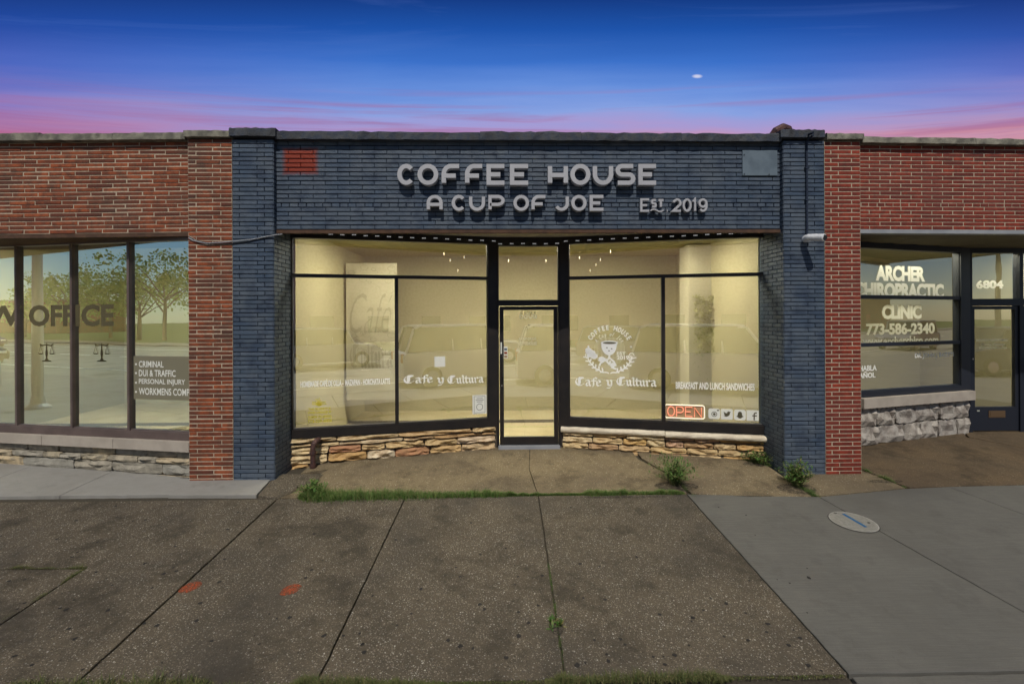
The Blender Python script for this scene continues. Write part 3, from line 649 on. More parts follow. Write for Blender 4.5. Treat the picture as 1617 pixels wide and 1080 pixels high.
# ================================================================== THE LAW OFFICE (left)
bricks = []
tl = .012
rot = Matrix.Rotation(-R(.6), 4, 'Y')
wl = 6.2
Tw = Matrix.Translation((xl0, .0, 0)) @ Matrix.Translation((0, 0, 3.6)) @ rot @ Matrix.Translation((0, 0, -3.6)) @ Matrix.Translation((-wl, 0, 0))
brick_panel(bricks, Tw, wl, 3.07, 4.20, .0515, .0108, lambda r, n: ((r % 2) * .16 + random.uniform(-.03, .03), [.32, .31, .325]), M['orange_brick'], .0035)
brick_panel(bricks, I4(xl0, YP), xa - xl0, -.03, 4.21, .0525, .011, lambda r, n: (0, [.10, .30, .3]) if r % 2 else (0, [.30, .28]), M['orange_brick'], .0035)
emit_bricks(bricks, law)
MB().box(-wl, wl * 0, .001, .3, 3.07, 4.2).build('wall', M['mortar'], law, Tw @ Matrix.Translation((wl, 0, 0)))
MB().box(xl0 + .002, xa - .002, YP + .001, .5, -.2, 4.2).build('pier', M['mortar'], law)
MB().box(-wl, -.002, -.004, .9, 3.02, 3.066).build('lintel', M['rust'], law, Tw @ Matrix.Translation((wl, 0, 0)))
coping_stones(law, xl0 - 6.2, xl0 - .03, 7, -.075, 4.14, 4.23, M['coping'], .0102, 6, .004)
coping_stones(law, X(291, YP - .05), X(366, YP - .05) - .012, 1, -.125, 4.215, 4.30, M['coping'], 0, 7, .004)
MB().box(xl0 - 6.2, xa - .01, .36, 12, 3.6, 3.7).build('roof', M['joint'], law)
YN, YF = .08, .62
pN = (X(297, YN), YN); pF = (X(0, YF), YF)
dirv = Vector((pF[0] - pN[0], pF[1] - pN[1])).normalized()
A = (pN[0] + dirv.x * 4.6, pN[1] + dirv.y * 4.6); B = (pN[0] + .10, pN[1] - dirv.y * .10)
TW, LW = vplane(A, B)
u_ = lambda px, py=560: uv(TW, px, py)[0]
zw0, zw1 = .465, 3.04
muls = [u_(30.5), u_(117.5), u_(207)]; pitch_ = muls[2] - muls[1]
ux = [muls[0] - pitch_] + muls
winW = frame_window(law, TW, LW, zw0, zw1, .06, .02, .06, .095, [('v', x, zw0 + .095, zw1 - .06, .034) for x in ux], M['frame_brown'], None, 'wide office window lettered with scales of justice', .045)
ed = [.06] + ux + [LW - .02]
for i in range(len(ed) - 1): quad('pane', M['glass_law'], winW, TW, ed[i], ed[i + 1], zw0 + .095, zw1 - .06)
MB().box(0, LW, -.05, .06, 3.042, 3.06).build('soffit', M['soffit'], law, TW)
xs = LW
for k in range(4):
    MB().box(xs - 1.12 + .003, xs - .003, -.10, .05, .335, .46).build('window_sill', M['sill'], law, TW); xs -= 1.12
slantbase(law, TW, LW, .33)
courses(law, TW, .0, LW, [(.235, .332, 1.0)], M['ashlar'], .28, .6, -.02, 11, .15, .03, .006)
courses(law, TW, .0, LW, [(.155, .233, .7), (.02, .155, 1.0), (-.06, .02, 1.0)], M['ashlar'], .35, .9, -.045, 12, .8, .05, .006)

# ================================================================== THE CLINIC (right)
bricks = []
Tc = Matrix.Translation((xr1, 0, 3.6)) @ Matrix.Rotation(R(.35), 4, 'Y') @ Matrix.Translation((0, 0, -3.6))
brick_panel(bricks, Tc, 4.4, 3.095, 4.175, .0495, .0095, running(.272, .1, 6), M['red_brick'], .001)
brick_panel(bricks, I4(xd, YP), xr1 - xd, -.02, 4.19, .0525, .0105, lambda r, n: (0, [.085, .265, .09 + .2]) if r % 2 else (0, [.18, .3]), M['red_brick'], .001)
emit_bricks(bricks, clinic)
MB().box(0, 4.4, .001, .3, 3.095, 4.18).build('wall', M['mortar'], clinic, Tc)
MB().box(xd + .002, xr1 - .002, YP + .001, 1.0, -.2, 4.19).build('pier', M['mortar'], clinic)
MB().box(.002, 4.4, -.012, .10, 3.045, 3.093).build('lintel', M['steel'], clinic, Tc)
coping_stones(clinic, xd + .006, X(1366, YP - .05), 1, -.12, 4.205, 4.285, M['coping'], 0, 8, .004)
coping_stones(clinic, xr1 + .03, xr1 + 4.4, 3, -.075, 4.18, 4.26, M['coping'], -.012, 9, .006)
MB().box(xd + .01, xr1 + 4.4, .36, 12, 3.6, 3.7).build('roof', M['joint'], clinic)
YA, YB = .95, 1.58
for k in range(14):
    ya = .105 + k * .13
    if ya > YB - .02: break
    xs_ = xr1 - .15 if ya + .122 < YA else X(1350, YA) + (ya + .122 - YA) / (YB - YA) * (X(1525, YB) - X(1350, YA))
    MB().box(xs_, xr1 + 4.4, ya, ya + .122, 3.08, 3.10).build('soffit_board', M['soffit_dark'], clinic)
MB().poly_prism([(xr1, .1), (xr1 + 4.4, .1), (xr1 + 4.4, YB - .06), (X(1525, YB), YB + .03), (X(1350, YA), YA + .03)], 3.101, 3.12, 'z').build('soffit', M['soffit_dark'], clinic)  # added backing over the boards, blocks strip light leaking through the gaps
pA = (X(1350, YA), YA); pB = (X(1525, YB), YB); TC, LC = vplane(pA, pB)
cx = lambda px, py=560: uv(TC, px, py)[0]
g0, g1_ = cx(1340), cx(1511)
winC = frame_window(clinic, TC, LC, .78, 3.1005, .03, LC - g1_, .101, .08, [('h', 2.27, .03, g1_, .055), ('h', 1.555, .03, g1_, .055)], M['frame_navy'], None, 'clinic window in three tiers with white lettering')
for z0, z1 in ((.86, 1.555), (1.555, 2.27), (2.27, 3.0)): quad('pane', M['glass_clinic'], winC, TC, .03, g1_, z0, z1)
MB().box(0, LC - .01, -.13, .06, .625, .772).build('window_sill', M['sill'], clinic, TC)
slantbase(clinic, TC, LC, .62)
courses(clinic, TC, .0, LC - .03, [(.335, .618, 1), (.055, .335, 1), (-.1, .055, 1)], M['rockface'], .32, .55, -.05, 21, 1.1, .07, .008)
TE = I4(X(1525, YB), YB); ez = lambda py: 2 + (500 - py) / 98.1; exx = lambda px: X(px, YB) - X(1525, YB)
b = MB(); LE = exx(1700)
for c in (0, exx(1605)): b.box(c, c + .06, -.05, .06, .07, 3.09)
b.box(.06, exx(1605), -.05, .06, ez(402), 3.09); b.box(.06, exx(1605), -.05, .06, ez(486), ez(475)); b.box(LE - .06, LE, -.05, .06, .07, 3.09); b.box(exx(1605) + .06, LE - .06, -.05, .06, ez(402), 3.09); b.box(exx(1605) + .06, LE - .06, -.05, .06, ez(486), ez(475))
efr = b.build('door_frame', M['frame_navy'], clinic, TE)
quad('transom_pane', M['glass_clinic'], efr, TE, .06, exx(1605), ez(475), ez(402)); quad('transom_pane', M['glass_clinic'], efr, TE, exx(1605) + .06, LE - .06, ez(475), ez(402))
el1 = leaf(clinic, TE, .065, exx(1605) - .005, ez(686), ez(487), .05, .055, .05, ez(648) - ez(686), M['frame_navy'], M['glass_clinic'])
el2 = leaf(clinic, TE, exx(1605) + .065, LE - .065, ez(686), ez(487), .10, .055, .05, ez(648) - ez(686), M['frame_navy'], M['glass_clinic'])
b = MB(); b.box(exx(1557), exx(1583), -.036, -.031, ez(665), ez(654)); b.box(exx(1559), exx(1581), -.041, -.037, ez(663.5), ez(656)); b.build('mail_slot', M['brass'], el1, TE)
xh = exx(1613); b = MB(); b.tube([(xh, -.03, ez(571)), (xh + .0, -.09, ez(571)), (xh, -.09, ez(598)), (xh, -.03, ez(598))], .011); b.build('handle', M['chrome'], el2, TE)
xh = exx(1531.5); MB().tube([(xh, -.028, ez(571)), (xh, -.045, ez(571))], .014, 12).build('lock', M['chrome'], el1, TE)
bbox('door_frame_tag', M['white_soft'], el1, exx(1539), exx(1543), -.033, -.031, ez(655), ez(653), mw=TE)
MB().box(-.02, LE, -.22, .05, .0, .075).build('threshold', M['concrete'], clinic, TE)

# ================================================================== ROOMS BEHIND THE GLASS
def room(name, front, y1, z0, z1, m, lights, strength, back=None):
    """front: the plan line of the glass, left to right; the room runs from there to y1."""
    x0, x1 = front[0][0], front[-1][0]
    r = empty(name, ((x0 + x1) / 2, y1, z0), kind='structure')
    MB().box(x0, x1, y1, y1 + .1, z0, z1).build('back_wall', m, r)
    MB().box(x0 - .08, x0, front[0][1], y1, z0, z1).build('side_wall', m, r); MB().box(x1, x1 + .08, front[-1][1], y1, z0, z1).build('side_wall', m, r)
    plan = front + [(x1, y1), (x0, y1)]
    MB().poly_prism(plan, z0 - .1, z0, 'z').build('floor', M['floor_in'], r); MB().poly_prism(plan, z1, z1 + .06, 'z').build('ceiling', m, r)
    lm = mat('fill_strip_glow', (1, .94, .78), .5, emit=strength)
    for (T, x, x2, y, y2) in lights: MB().box(x, x2, y, y2, z1 - .03, z1 - .004).build('hidden_fill_strip', lm, r, T)  # unseen glowing strips added behind the window heads to brighten room and lettering
    return r
room('coffee_room', [(xb + .02, .47), (X(783, YI) + .02, 1.10), (X(885, YI) - .02, 1.10), (xc - .02, .47)], 3.5, .10, 3.22, M['wall_in'], [(TL, .95, LL_ - .1, .25, .65), (TR, .1, LR_ - .95, .25, .65), (TD, .1, LD - .1, .3, .65)], 96)
fl = TW @ Vector((0, .06, 0)); fr2 = TW @ Vector((LW, .06, 0))
room('office_room', [(fl.x, fl.y), (fr2.x, fr2.y)], 4.6, .10, 3.25, M['wall_in'], [(TW, .6, LW - .3, .2, .5)], 230)
fc = TC @ Vector((0.02, .06, 0))
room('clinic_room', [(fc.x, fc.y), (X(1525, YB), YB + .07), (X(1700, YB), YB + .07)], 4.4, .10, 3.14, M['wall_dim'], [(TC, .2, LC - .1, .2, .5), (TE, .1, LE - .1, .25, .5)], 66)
# ================================================================== WRITING AND SIGNS
def arc(cx_, cy, rx, ry, a0, a1, n=12): return [(cx_ + rx * math.cos(R(a0 + (a1 - a0) * i / n)), cy + ry * math.sin(R(a0 + (a1 - a0) * i / n))) for i in range(n + 1)]
GL = {
 'C': [(arc(.5, .5, .5, .5, 42, 318, 22), 0)], 'O': [(arc(.5, .5, .5, .5, 0, 360, 32)[:-1], 1)],
 'F': [([(0, 0), (0, .52)] + arc(.48, .52, .48, .48, 180, 90, 8)[1:] + [(1, 1)], 0), ([(.0, .42), (.78, .42)], 0)],
 'E': [([(1, 1), (0, 1), (0, 0), (1, 0)], 0), ([(0, .5), (.74, .5)], 0)],
 'H': [([(0, 0), (0, 1)], 0), ([(1, 0), (1, 1)], 0), ([(0, .46), (1, .46)], 0)],
 'U': [([(0, 1), (0, .5)] + arc(.5, .5, .5, .5, 180, 360, 14)[1:] + [(1, 1)], 0)],
 'S': [([(1, 1), (.3, 1)] + arc(.3, .745, .3, .255, 90, 270, 10)[1:] + [(.72, .49)] + arc(.72, .245, .28, .245, 90, -90, 10)[1:] + [(0, 0)], 0)],
 'A': [([(0, 0), (0, .5)] + arc(.5, .5, .5, .5, 180, 0, 14)[1:] + [(1, 0)], 0), ([(0, .38), (1, .38)], 0)],
 'P': [([(0, 0), (0, 1), (.6, 1)] + arc(.6, .69, .4, .31, 90, -90, 10)[1:] + [(0, .38)], 0)],
 'J': [([(1, 1), (1, .45)] + arc(.5, .45, .5, .45, 0, -150, 12)[1:], 0)],
 'T': [([(0, 1), (1, 1)], 0), ([(.5, 1), (.5, 0)], 0)],
 'N': [([(0, 0), (0, 1), (1, 0), (1, 1)], 0)],
 '2': [(arc(.5, .68, .46, .32, 165, -20, 10) + [(0, 0), (1, 0)], 0)], '0': [(arc(.5, .5, .5, .5, 0, 360, 24)[:-1], 1)],
 '1': [([(.1, .80), (.62, 1), (.62, 0)], 0)], '9': [(arc(.5, .68, .46, .32, 0, 360, 20)[:-1], 1), ([(.96, .68), (.96, .45)] + arc(.5, .40, .46, .40, 0, -140, 8), 0)],
 '.': [([(.2, 0), (.8, 0)], 0)],
}
def ribbon(b, pts, w_, y0, y1_, closed=False, bev=.0):
    """flat stroke of width w_ in the x-z plane with mitred corners, front at y0, back at y1_, a narrow chamfer on the front edge."""
    n = len(pts); P2 = [Vector(p) for p in pts]; l = []; r = []; h = w_ / 2
    for i, p in enumerate(P2):
        a = (p - P2[i - 1]).normalized() if (closed or i > 0) else None; c = (P2[(i + 1) % n] - p).normalized() if (closed or i < n - 1) else None
        a = a or c; c = c or a; na = Vector((-a.y, a.x)); nc = Vector((-c.y, c.x)); m_ = na + nc
        m_ = m_ / max(.25, m_.length_squared / 2)
        l.append((p, m_))
    rows = []
    for (k, y) in ((h - bev, y0), (h, y0 + bev), (h, y1_)):
        rows.append([(p + m_ * k, y) for p, m_ in l] + [(p - m_ * k, y) for p, m_ in l])
    vs = [(v.x, y, v.y) for row in rows for v, y in row]; fs = []; N2 = 2 * n
    rg = n if closed else n - 1
    for i in range(rg):
        j = (i + 1) % n
        fs.append((i, j, n + j, n + i))
        for s in (0, 1):
            fs.append((s * N2 + i, (s + 1) * N2 + i, (s + 1) * N2 + j, s * N2 + j)); fs.append((s * N2 + n + i, s * N2 + n + j, (s + 1) * N2 + n + j, (s + 1) * N2 + n + i))
    if not closed:
        for e in (0, n - 1):
            for s in (0, 1): fs.append((s * N2 + e, s * N2 + n + e, (s + 1) * N2 + n + e, (s + 1) * N2 + e))
    b.add(vs, fs)
def letter(root, ch, x0, x1, z0, z1, sw, yf, yb, m, bev=.003):
    b = MB(); f = lambda p: (x0 + sw / 2 + p[0] * (x1 - x0 - sw), z0 + sw / 2 + p[1] * (z1 - z0 - sw))
    for i, (pts, cl) in enumerate(GL[ch]): ribbon(b, [f(p) for p in pts], sw, yf - i * .0012, yb, cl, bev)
    o = b.build('letter', m, root); return o
FY = -.105
def sign(label, rows, sw, grp=None, yf=FY):
    z = P(900, 300, yf); root = None
    items = []
    for ch, a, c, t, bt in rows: items.append((ch, P(a, t, yf).x, P(c, t, yf).x, P((a + c) / 2, bt, yf).z, P((a + c) / 2, t, yf).z))
    root = empty('sign_lettering', (items[0][1], 0, items[0][3]), label=label, cat='sign', group=None)
    for ch, x0, x1, z0, z1 in items: letter(root, ch, x0, x1, z0, z1, sw, yf, yf + (.075 if sw > .035 else .05), M['letter'])
    b = MB()
    for ch, x0, x1, z0, z1 in items:
        b.tube([((x0 + x1) / 2, yf + .045, z0 + sw / 2), ((x0 + x1) / 2, .0, z0 + sw / 2)], .006, 6) if ch in 'COUSEJ20' else None
    b.build('mounting_stud', M['steel'], root, kind='stuff')
    return root
sign('large raised grey letters reading COFFEE HOUSE on the blue brick', [(c, a, d, 259, 292.5) for c, a, d in (('C', 627, 655.5), ('O', 659, 692), ('F', 697, 728.5), ('F', 734, 765), ('E', 768, 800), ('E', 805, 837.5), ('H', 865, 897), ('O', 900.5, 932.5), ('U', 936, 968.5), ('S', 972, 1003.5), ('E', 1008, 1039.5))], .056)
sign('raised grey letters reading A CUP OF JOE below the top sign line', [(c, a, d, 308, 333.5) for c, a, d in (('A', 673.5, 699), ('C', 713, 736), ('U', 740.5, 766), ('P', 771, 797), ('O', 810.5, 835.5), ('F', 839, 864), ('J', 875, 898.5), ('O', 902, 926.5), ('E', 931, 955.5))], .042)
est = sign('small raised grey EST. 2019 beside the coffee house name', [('E', 1011, 1027, 313.5, 335), ('S', 1028, 1037.5, 314.5, 328.5), ('T', 1038, 1049.5, 314.5, 328.5), ('.', 1051, 1056.5, 330.5, 335), ('2', 1062, 1077, 313.5, 335), ('0', 1078, 1092.5, 313.5, 335), ('1', 1093, 1101.5, 313.5, 335), ('9', 1102.5, 1118, 313.5, 335)], .029, yf=-.075)
b = MB(); a, c = P(1027, 333, -.075), P(1048, 332, -.075)
ribbon(b, [(a.x + (c.x - a.x) * t, a.z + .016 * math.sin(t * 6.3) + (c.z - a.z) * t) for t in [i / 10 for i in range(11)]], .018, -.075, -.03, False, .002); b.build('flourish', M['letter'], est)
# --- flat lettering
FONTS = {}
def text_mesh(s, bold=0.0, spacing=1.0, shear=0):
    cu = bpy.data.curves.new('text', 'FONT'); cu.body = s; cu.resolution_u = 3; cu.offset = bold; cu.space_character = spacing; cu.shear = shear; cu.fill_mode = 'FRONT'
    o = bpy.data.objects.new('text', cu); COL.objects.link(o); me0 = o.to_mesh()
    vs = [(v.co.x, v.co.y) for v in me0.vertices]; fs = [tuple(p.vertices) for p in me0.polygons]; o.to_mesh_clear(); bpy.data.objects.remove(o); bpy.data.curves.remove(cu)
    return vs, fs
def fit_text(b, s, x0, x1, z0, z1, y, bold=.02, spacing=1.0, shear=0, cap=True):
    vs, fs = text_mesh(s, bold, spacing, shear)
    if not vs: return
    ax, cx_ = min(v[0] for v in vs), max(v[0] for v in vs); ay, cy = min(v[1] for v in vs), max(v[1] for v in vs)
    # solid letters, 1.2 mm thick
    n = len(vs); f = lambda v: (x0 + (v[0] - ax) / (cx_ - ax) * (x1 - x0), z0 + (v[1] - ay) / (cy - ay) * (z1 - z0))
    b.add([(f(v)[0], y, f(v)[1]) for v in vs], fs)
def lettering(parent, T, lines, m, y=-.004, name='lettering', bold=.02, label=None, px=None):
    """lines: (text, left px, right px, top px, bottom px) as measured on the photograph, laid on the pane."""
    b = MB()
    for ln in lines:
        s, l, r_, t, bt = ln[:5]; k = ln[5] if len(ln) > 5 else {}
        xl, z1 = uv(T, l, (t + bt) / 2)[0], 0; xr_ = uv(T, r_, (t + bt) / 2)[0]; mid = (l + r_) / 2
        za, zc = uv(T, mid, bt)[1], uv(T, mid, t)[1]
        b = MB(); fit_text(b, s, xl, xr_, za, zc, y, k.get('bold', bold), k.get('sp', 1.0), k.get('shear', 0)); b.build(name, m, parent, T, label=label)
dleafT = TD
lettering(dleaf, TD, [('6806', 820, 848, 492, 503.5)], M['white_door'], label='white street number 6806')
lettering(dleaf, TD, [('A CUP OF JOE', 819, 846.5, 533, 538.5, {'bold': .03}), ('COFFEEHOUSE', 818, 847.5, 539.5, 545, {'bold': .03})], M['white_door'])
lettering(winL, TL, [('HOMEMADE CAFÉ DE OLLA -  MAZAPAN - HORCHATA LATTE', 474.5, 616, 597.3, 609, {'bold': .03})], M['white'])
lettering(winR, TR, [('BREAKFAST AND LUNCH SANDWICHES', 1067, 1191.5, 604, 615.5, {'bold': .03})], M['white'])
# --- blackletter with a broad nib held at 40 degrees
BLK = {
 'C': (1.15, [[(1.0, .90), (.80, 1.0), (.55, .98), (.22, .80), (.08, .50), (.22, .18), (.50, .02), (.80, .06), (1.02, .22)], [(.48, .98), (.44, .70), (.44, .14)], [(.62, .92), (.60, .2)], [(.62, .98), (.82, .84), (1.0, .98)]]),
 'a': (.72, [[(.12, .62), (.36, .68), (.52, .56), (.52, .10), (.66, .0)], [(.52, .40), (.20, .34), (.14, .12), (.30, .0), (.52, .12)]]),
 'f': (.50, [[(.62, .92), (.44, 1.0), (.26, .88), (.26, .05), (.18, -.04)], [(.02, .62), (.56, .62)]]),
 'e': (.62, [[(.10, .34), (.52, .46), (.42, .66), (.26, .66), (.10, .50), (.10, .16), (.28, .0), (.54, .12)]]),
 'y': (.74, [[(.08, .66), (.22, .56), (.22, .14), (.40, .02), (.56, .12)], [(.50, .68), (.62, .58), (.60, .0), (.40, -.26), (.14, -.28)], [(.22, .14), (.30, .06)]]),
 'u': (.72, [[(.06, .62), (.18, .56), (.18, .12), (.34, .0), (.52, .12)], [(.44, .66), (.54, .56), (.54, .10), (.68, .0)]]),
 'l': (.34, [[(.06, .98), (.18, .92), (.18, .10), (.32, .0)]]),
 't': (.44, [[(.18, .88), (.18, .12), (.36, .0), (.44, .06)], [(.02, .62), (.42, .62)]]),
 'r': (.54, [[(.06, .62), (.18, .56), (.18, .08), (.28, .0)], [(.18, .50), (.40, .68), (.52, .56)]]),
}
def blackletter(parent, T, s, l, r_, t, bt, m, y=-.004):
    x = 0; quads = []; k = 0
    for ch in s:
        if ch == ' ': x += .42; continue
        wd, strokes = BLK[ch]
        for st in strokes:
            k += 1
            for p, q_ in zip(st, st[1:]): quads.append(((x + p[0], p[1]), (x + q_[0], q_[1]), k))
        x += wd + .04
    nib = (.085, .065); tot = x; yy = (t + bt) / 2; xl, xr_ = uv(T, l, yy)[0], uv(T, r_, yy)[0]; zb_, zt2 = uv(T, (l + r_) / 2, bt)[1], uv(T, (l + r_) / 2, t)[1]
    fx = lambda a: xl + a / tot * (xr_ - xl); fz = lambda a: zb_ + a * (zt2 - zb_)
    b = MB(); i = 0
    for (p, q_, k) in quads:
        i += 1; yy = y - .0004 * (i % 7)
        b.add([(fx(p[0] - nib[0]), yy, fz(p[1] - nib[1])), (fx(p[0] + nib[0]), yy, fz(p[1] + nib[1])), (fx(q_[0] + nib[0]), yy, fz(q_[1] + nib[1])), (fx(q_[0] - nib[0]), yy, fz(q_[1] - nib[1]))], [(0, 1, 2, 3)])
        yy -= .00017; d = .06
        for c in (p, q_): b.add([(fx(c[0] - nib[0]), yy, fz(c[1] - nib[1] - .02)), (fx(c[0] + nib[0] * .6), yy, fz(c[1] - nib[1] * .3)), (fx(c[0] + nib[0]), yy, fz(c[1] + nib[1] + .02)), (fx(c[0] - nib[0] * .6), yy, fz(c[1] + nib[1] * .3))], [(0, 1, 2, 3)])
    return b.build('lettering', m, parent, T)
for wd_, l, r_ in (('Cafe', 637, 684), ('y', 690, 702), ('Cultura', 706, 764)): blackletter(winL, TL, wd_, l, r_, 592.5, 604.5, M['white'])
for wd_, l, r_ in (('Cafe', 908, 950), ('y', 957, 968), ('Cultura', 973, 1037)): blackletter(winR, TR, wd_, l, r_, 596, 609, M['white'])
# --- round emblem on the right window
def emblem(T, px, py, rad_px):
    cx_, cz = uv(T, px, py); rx = (uv(T, px + rad_px, py)[0] - uv(T, px - rad_px, py)[0]) / 2; rz = (uv(T, px, py - rad_px)[1] - uv(T, px, py + rad_px)[1]) / 2; r = rz * 1.04
    root = empty('window_emblem', tuple(T @ Vector((cx_, -.004, cz))), label='round white emblem with a coffee cup and arched words', cat='decal')
    def arch(s, rad, a0, a1, h, bold, y, nm, shear=0):
        b = MB(); n = len(s)
        for i, ch in enumerate(s):
            if ch == ' ': continue
            a = R(a0 + (a1 - a0) * (i + .5) / n); vs, fs = text_mesh(ch, bold, 1, shear); ax, bx = min(v[0] for v in vs), max(v[0] for v in vs)
            wd = min(.9, (bx - ax) / .72 * 1.0) * abs(R(a1 - a0)) * rad / n * 1.05
            out_ = []
            for v in vs:
                u_2 = ((v[0] - ax) / max(.01, bx - ax) - .5) * wd; w2 = v[1] / .72 * h
                out_.append((cx_ + math.cos(a) * (rad + w2) + math.sin(a) * u_2, y, cz + math.sin(a) * (rad + w2) - math.cos(a) * u_2))
            b.add(out_, fs)
        b.build(nm, M['white'], root, T)
    arch('COFFEE HOUSE', r * .80, 152, 28, r * .19, .035, -.004, 'lettering')
    arch('A Cup of Joe', r * .56, 150, 32, r * .15, .012, -.005, 'lettering', .3)
    f = lambda p: (cx_ + p[0] * r, cz + p[1] * r)
    # fine upright lines behind the cup
    b = MB()
    for i in range(-14, 15):
        x = i * .052; h = math.sqrt(max(0, .62 ** 2 - x * x)) 
        if h > .1: ribbon(b, [f((x, -h)), f((x, h * .85))], .0035, -.003, -.002)
    b.build('hatching', M['white_soft'], root, T)
    b = MB(); c_ = [f(p) for p in [(-.33, .30)] + arc(0, .30, .33, .08, 180, 0, 8) + arc(-.02, .22, .30, .42, 0, -180, 12)]
    b.poly_prism(c_, -.008, -.006); b.build('cup', M['white'], root, T)
    b = MB(); b.poly_prism([f(p) for p in arc(0, .29, .26, .045, 0, 360, 14)[:-1]], -.0095, -.009)
    for p in ((-.10, .10), (.08, .06), (-.02, -.02)): b.poly_prism([f((p[0] + q_[0], p[1] + q_[1])) for q_ in arc(0, 0, .035, .02, 0, 360, 8)[:-1]], -.0095, -.009)
    b.build('cup_marking', M['tan_vinyl'], root, T)
    b = MB()
    for st in ([(0, -.20), (-.03, -.32), (-.10, -.40)], [(-.1, -.36), (-.34, -.50), (-.40, -.62)], [(0, -.30), (.18, -.46), (.24, -.62)], [(-.14, -.40), (-.02, -.54), (.04, -.42)], [(.22, -.56), (.10, -.68), (.26, -.74)]):
        ribbon(b, [f(p) for p in st], r * .07, -.006, -.005)
    for p, s, t in (((-.30, -.36), .14, .11), ((-.72, -.14), .17, .16), ((-.82, -.02), .13, .12), ((-.60, -.24), .14, .12), ((.12, -.58), .11, .09)):
        b.poly_prism([f((p[0] + q_[0] * (1 + .15 * math.sin(i * 2.5)), p[1] + q_[1])) for i, q_ in enumerate(arc(0, 0, s, t, 0, 360, 14)[:-1])], -.0085, -.0075)
    b.build('flower', M['white'], root, T)
    b = MB()
    fit_text(b, 'EST', cx_ + r * .28, cx_ + r * .62, cz - r * .18, cz - r * .06, -.0075, .02); fit_text(b, '2019', cx_ + r * .28, cx_ + r * .74, cz - r * .37, cz - r * .20, -.0075, .03); fit_text(b, 'SINCE', cx_ + r * .34, cx_ + r * .72, cz - r * .5, cz - r * .40, -.0075, .01) if False else None
    b.build('lettering', M['white'], root, T)
    b = MB()
    for sgn in (-1, 1):
        pts = arc(0, 0, .90, .90, 195 if sgn < 0 else 345, 268 if sgn < 0 else 272, 14)
        ribbon(b, [f((p[0], p[1] + .02 * math.sin(i * 1.6))) for i, p in enumerate(pts)], r * .045, -.006, -.005)
        for i in range(1, 13, 2):
            p = pts[i]
            for k in (-1, 1):
                q_ = (p[0] * (1 + k * .14) + sgn * .06, p[1] * (1 + k * .10) + .07); ribbon(b, [f(p), f(((p[0] + q_[0]) / 2 + .02, (p[1] + q_[1]) / 2)), f(q_)], r * .05, -.0062 - i * .0001 - (k + 1) * .00005, -.005)
        ribbon(b, [f(p) for p in arc(sgn * .84, -.22, .10, .12, 0, 290, 10)], r * .03, -.0080, -.007)
    b.build('leaf_garland', M['white'], root, T)
    for s in (-1, 1):
        b = MB(); b.poly_prism([f((s * .82 + q_[0], .14 + q_[1])) for q_ in arc(0, 0, .04, .04, 0, 360, 8)[:-1]], -.006, -.005); b.build('dot', M['white'], root, T)
emblem(TR, 962.5, 553, 38.5)
# --- stickers and notices on the glass
def card(name, T, l, r_, t, bt, m, y, label, cat, group=None, rad=.15, th=.002):
    xl, z1 = uv(T, l, t); xr_, z0 = uv(T, r_, bt); w_, h = xr_ - xl, z1 - z0; q_ = min(w_, h) * rad; pts = []
    for cx_, cz, a in ((xr_ - q_, z1 - q_, 0), (xl + q_, z1 - q_, 90), (xl + q_, z0 + q_, 180), (xr_ - q_, z0 + q_, 270)): pts += arc(cx_, cz, q_, q_, a, a + 90, 4) if rad else [(cx_, cz)]
    root = empty(name, tuple(T @ Vector(((xl + xr_) / 2, y, z0))), label=label, cat=cat, group=group)
    MB().poly_prism(pts, y, y - th).build('card', m, root, T)
    return root, (lambda p: (xl + p[0] * w_, z0 + p[1] * h)), w_, y - th
G_ = 'square white stickers in a row at the foot of the right window'
ic, f, w_, y = card('window_sticker', TR, 1118.5, 1137, 644.5, 661.5, M['white_card'], -.004, 'white sticker with a round camera lens, beside the OPEN sign', 'sticker', G_, .2)
b = MB(); ribbon(b, [f(p) for p in arc(.5, .46, .22, .22, 0, 360, 20)[:-1]], w_ * .05, y - .0015, y - .0003, True); b.poly_prism([f(p) for p in arc(.5, .46, .12, .12, 0, 360, 12)[:-1]], y - .0015, y - .0003)
b.poly_prism([f(p) for p in ((.74, .78), (.9, .78), (.9, .9), (.74, .9))], y - .0015, y - .0003); b.build('camera_icon', M['tan_vinyl'], ic, TR)
ic, f, w_, y = card('window_sticker', TR, 1138.3, 1157, 645.3, 662.5, M['white_card'], -.004, 'white sticker with a flying bird', 'sticker', G_, .1)
b = MB(); b.poly_prism([f(p) for p in ((.2, .34), (.36, .36), (.28, .44), (.24, .52), (.30, .54), (.22, .66), (.24, .74), (.40, .62), (.52, .60), (.54, .72), (.64, .78), (.74, .74), (.84, .76), (.76, .64), (.74, .48), (.62, .34), (.44, .26))], y - .0015, y - .0003); b.build('bird_icon', M['tan_vinyl'], ic, TR)
ic, f, w_, y = card('window_sticker', TR, 1159, 1177.5, 646.3, 663.5, M['white_card'], -.004, 'white sticker with a rounded ghost shape', 'sticker', G_, .2)
b = MB(); b.poly_prism([f(p) for p in [(.30, .44), (.32, .62)] + arc(.5, .64, .17, .18, 180, 0, 8) + [(.70, .44), (.82, .34), (.68, .28), (.62, .2), (.5, .16), (.38, .2), (.32, .28), (.18, .34)]], y - .0015, y - .0003); b.build('ghost_icon', M['tan_vinyl'], ic, TR)
ic, f, w_, y = card('window_sticker', TR, 1178.7, 1198, 647.3, 664.5, M['white_card'], -.004, 'white sticker with a lowercase f', 'sticker', G_, .05)
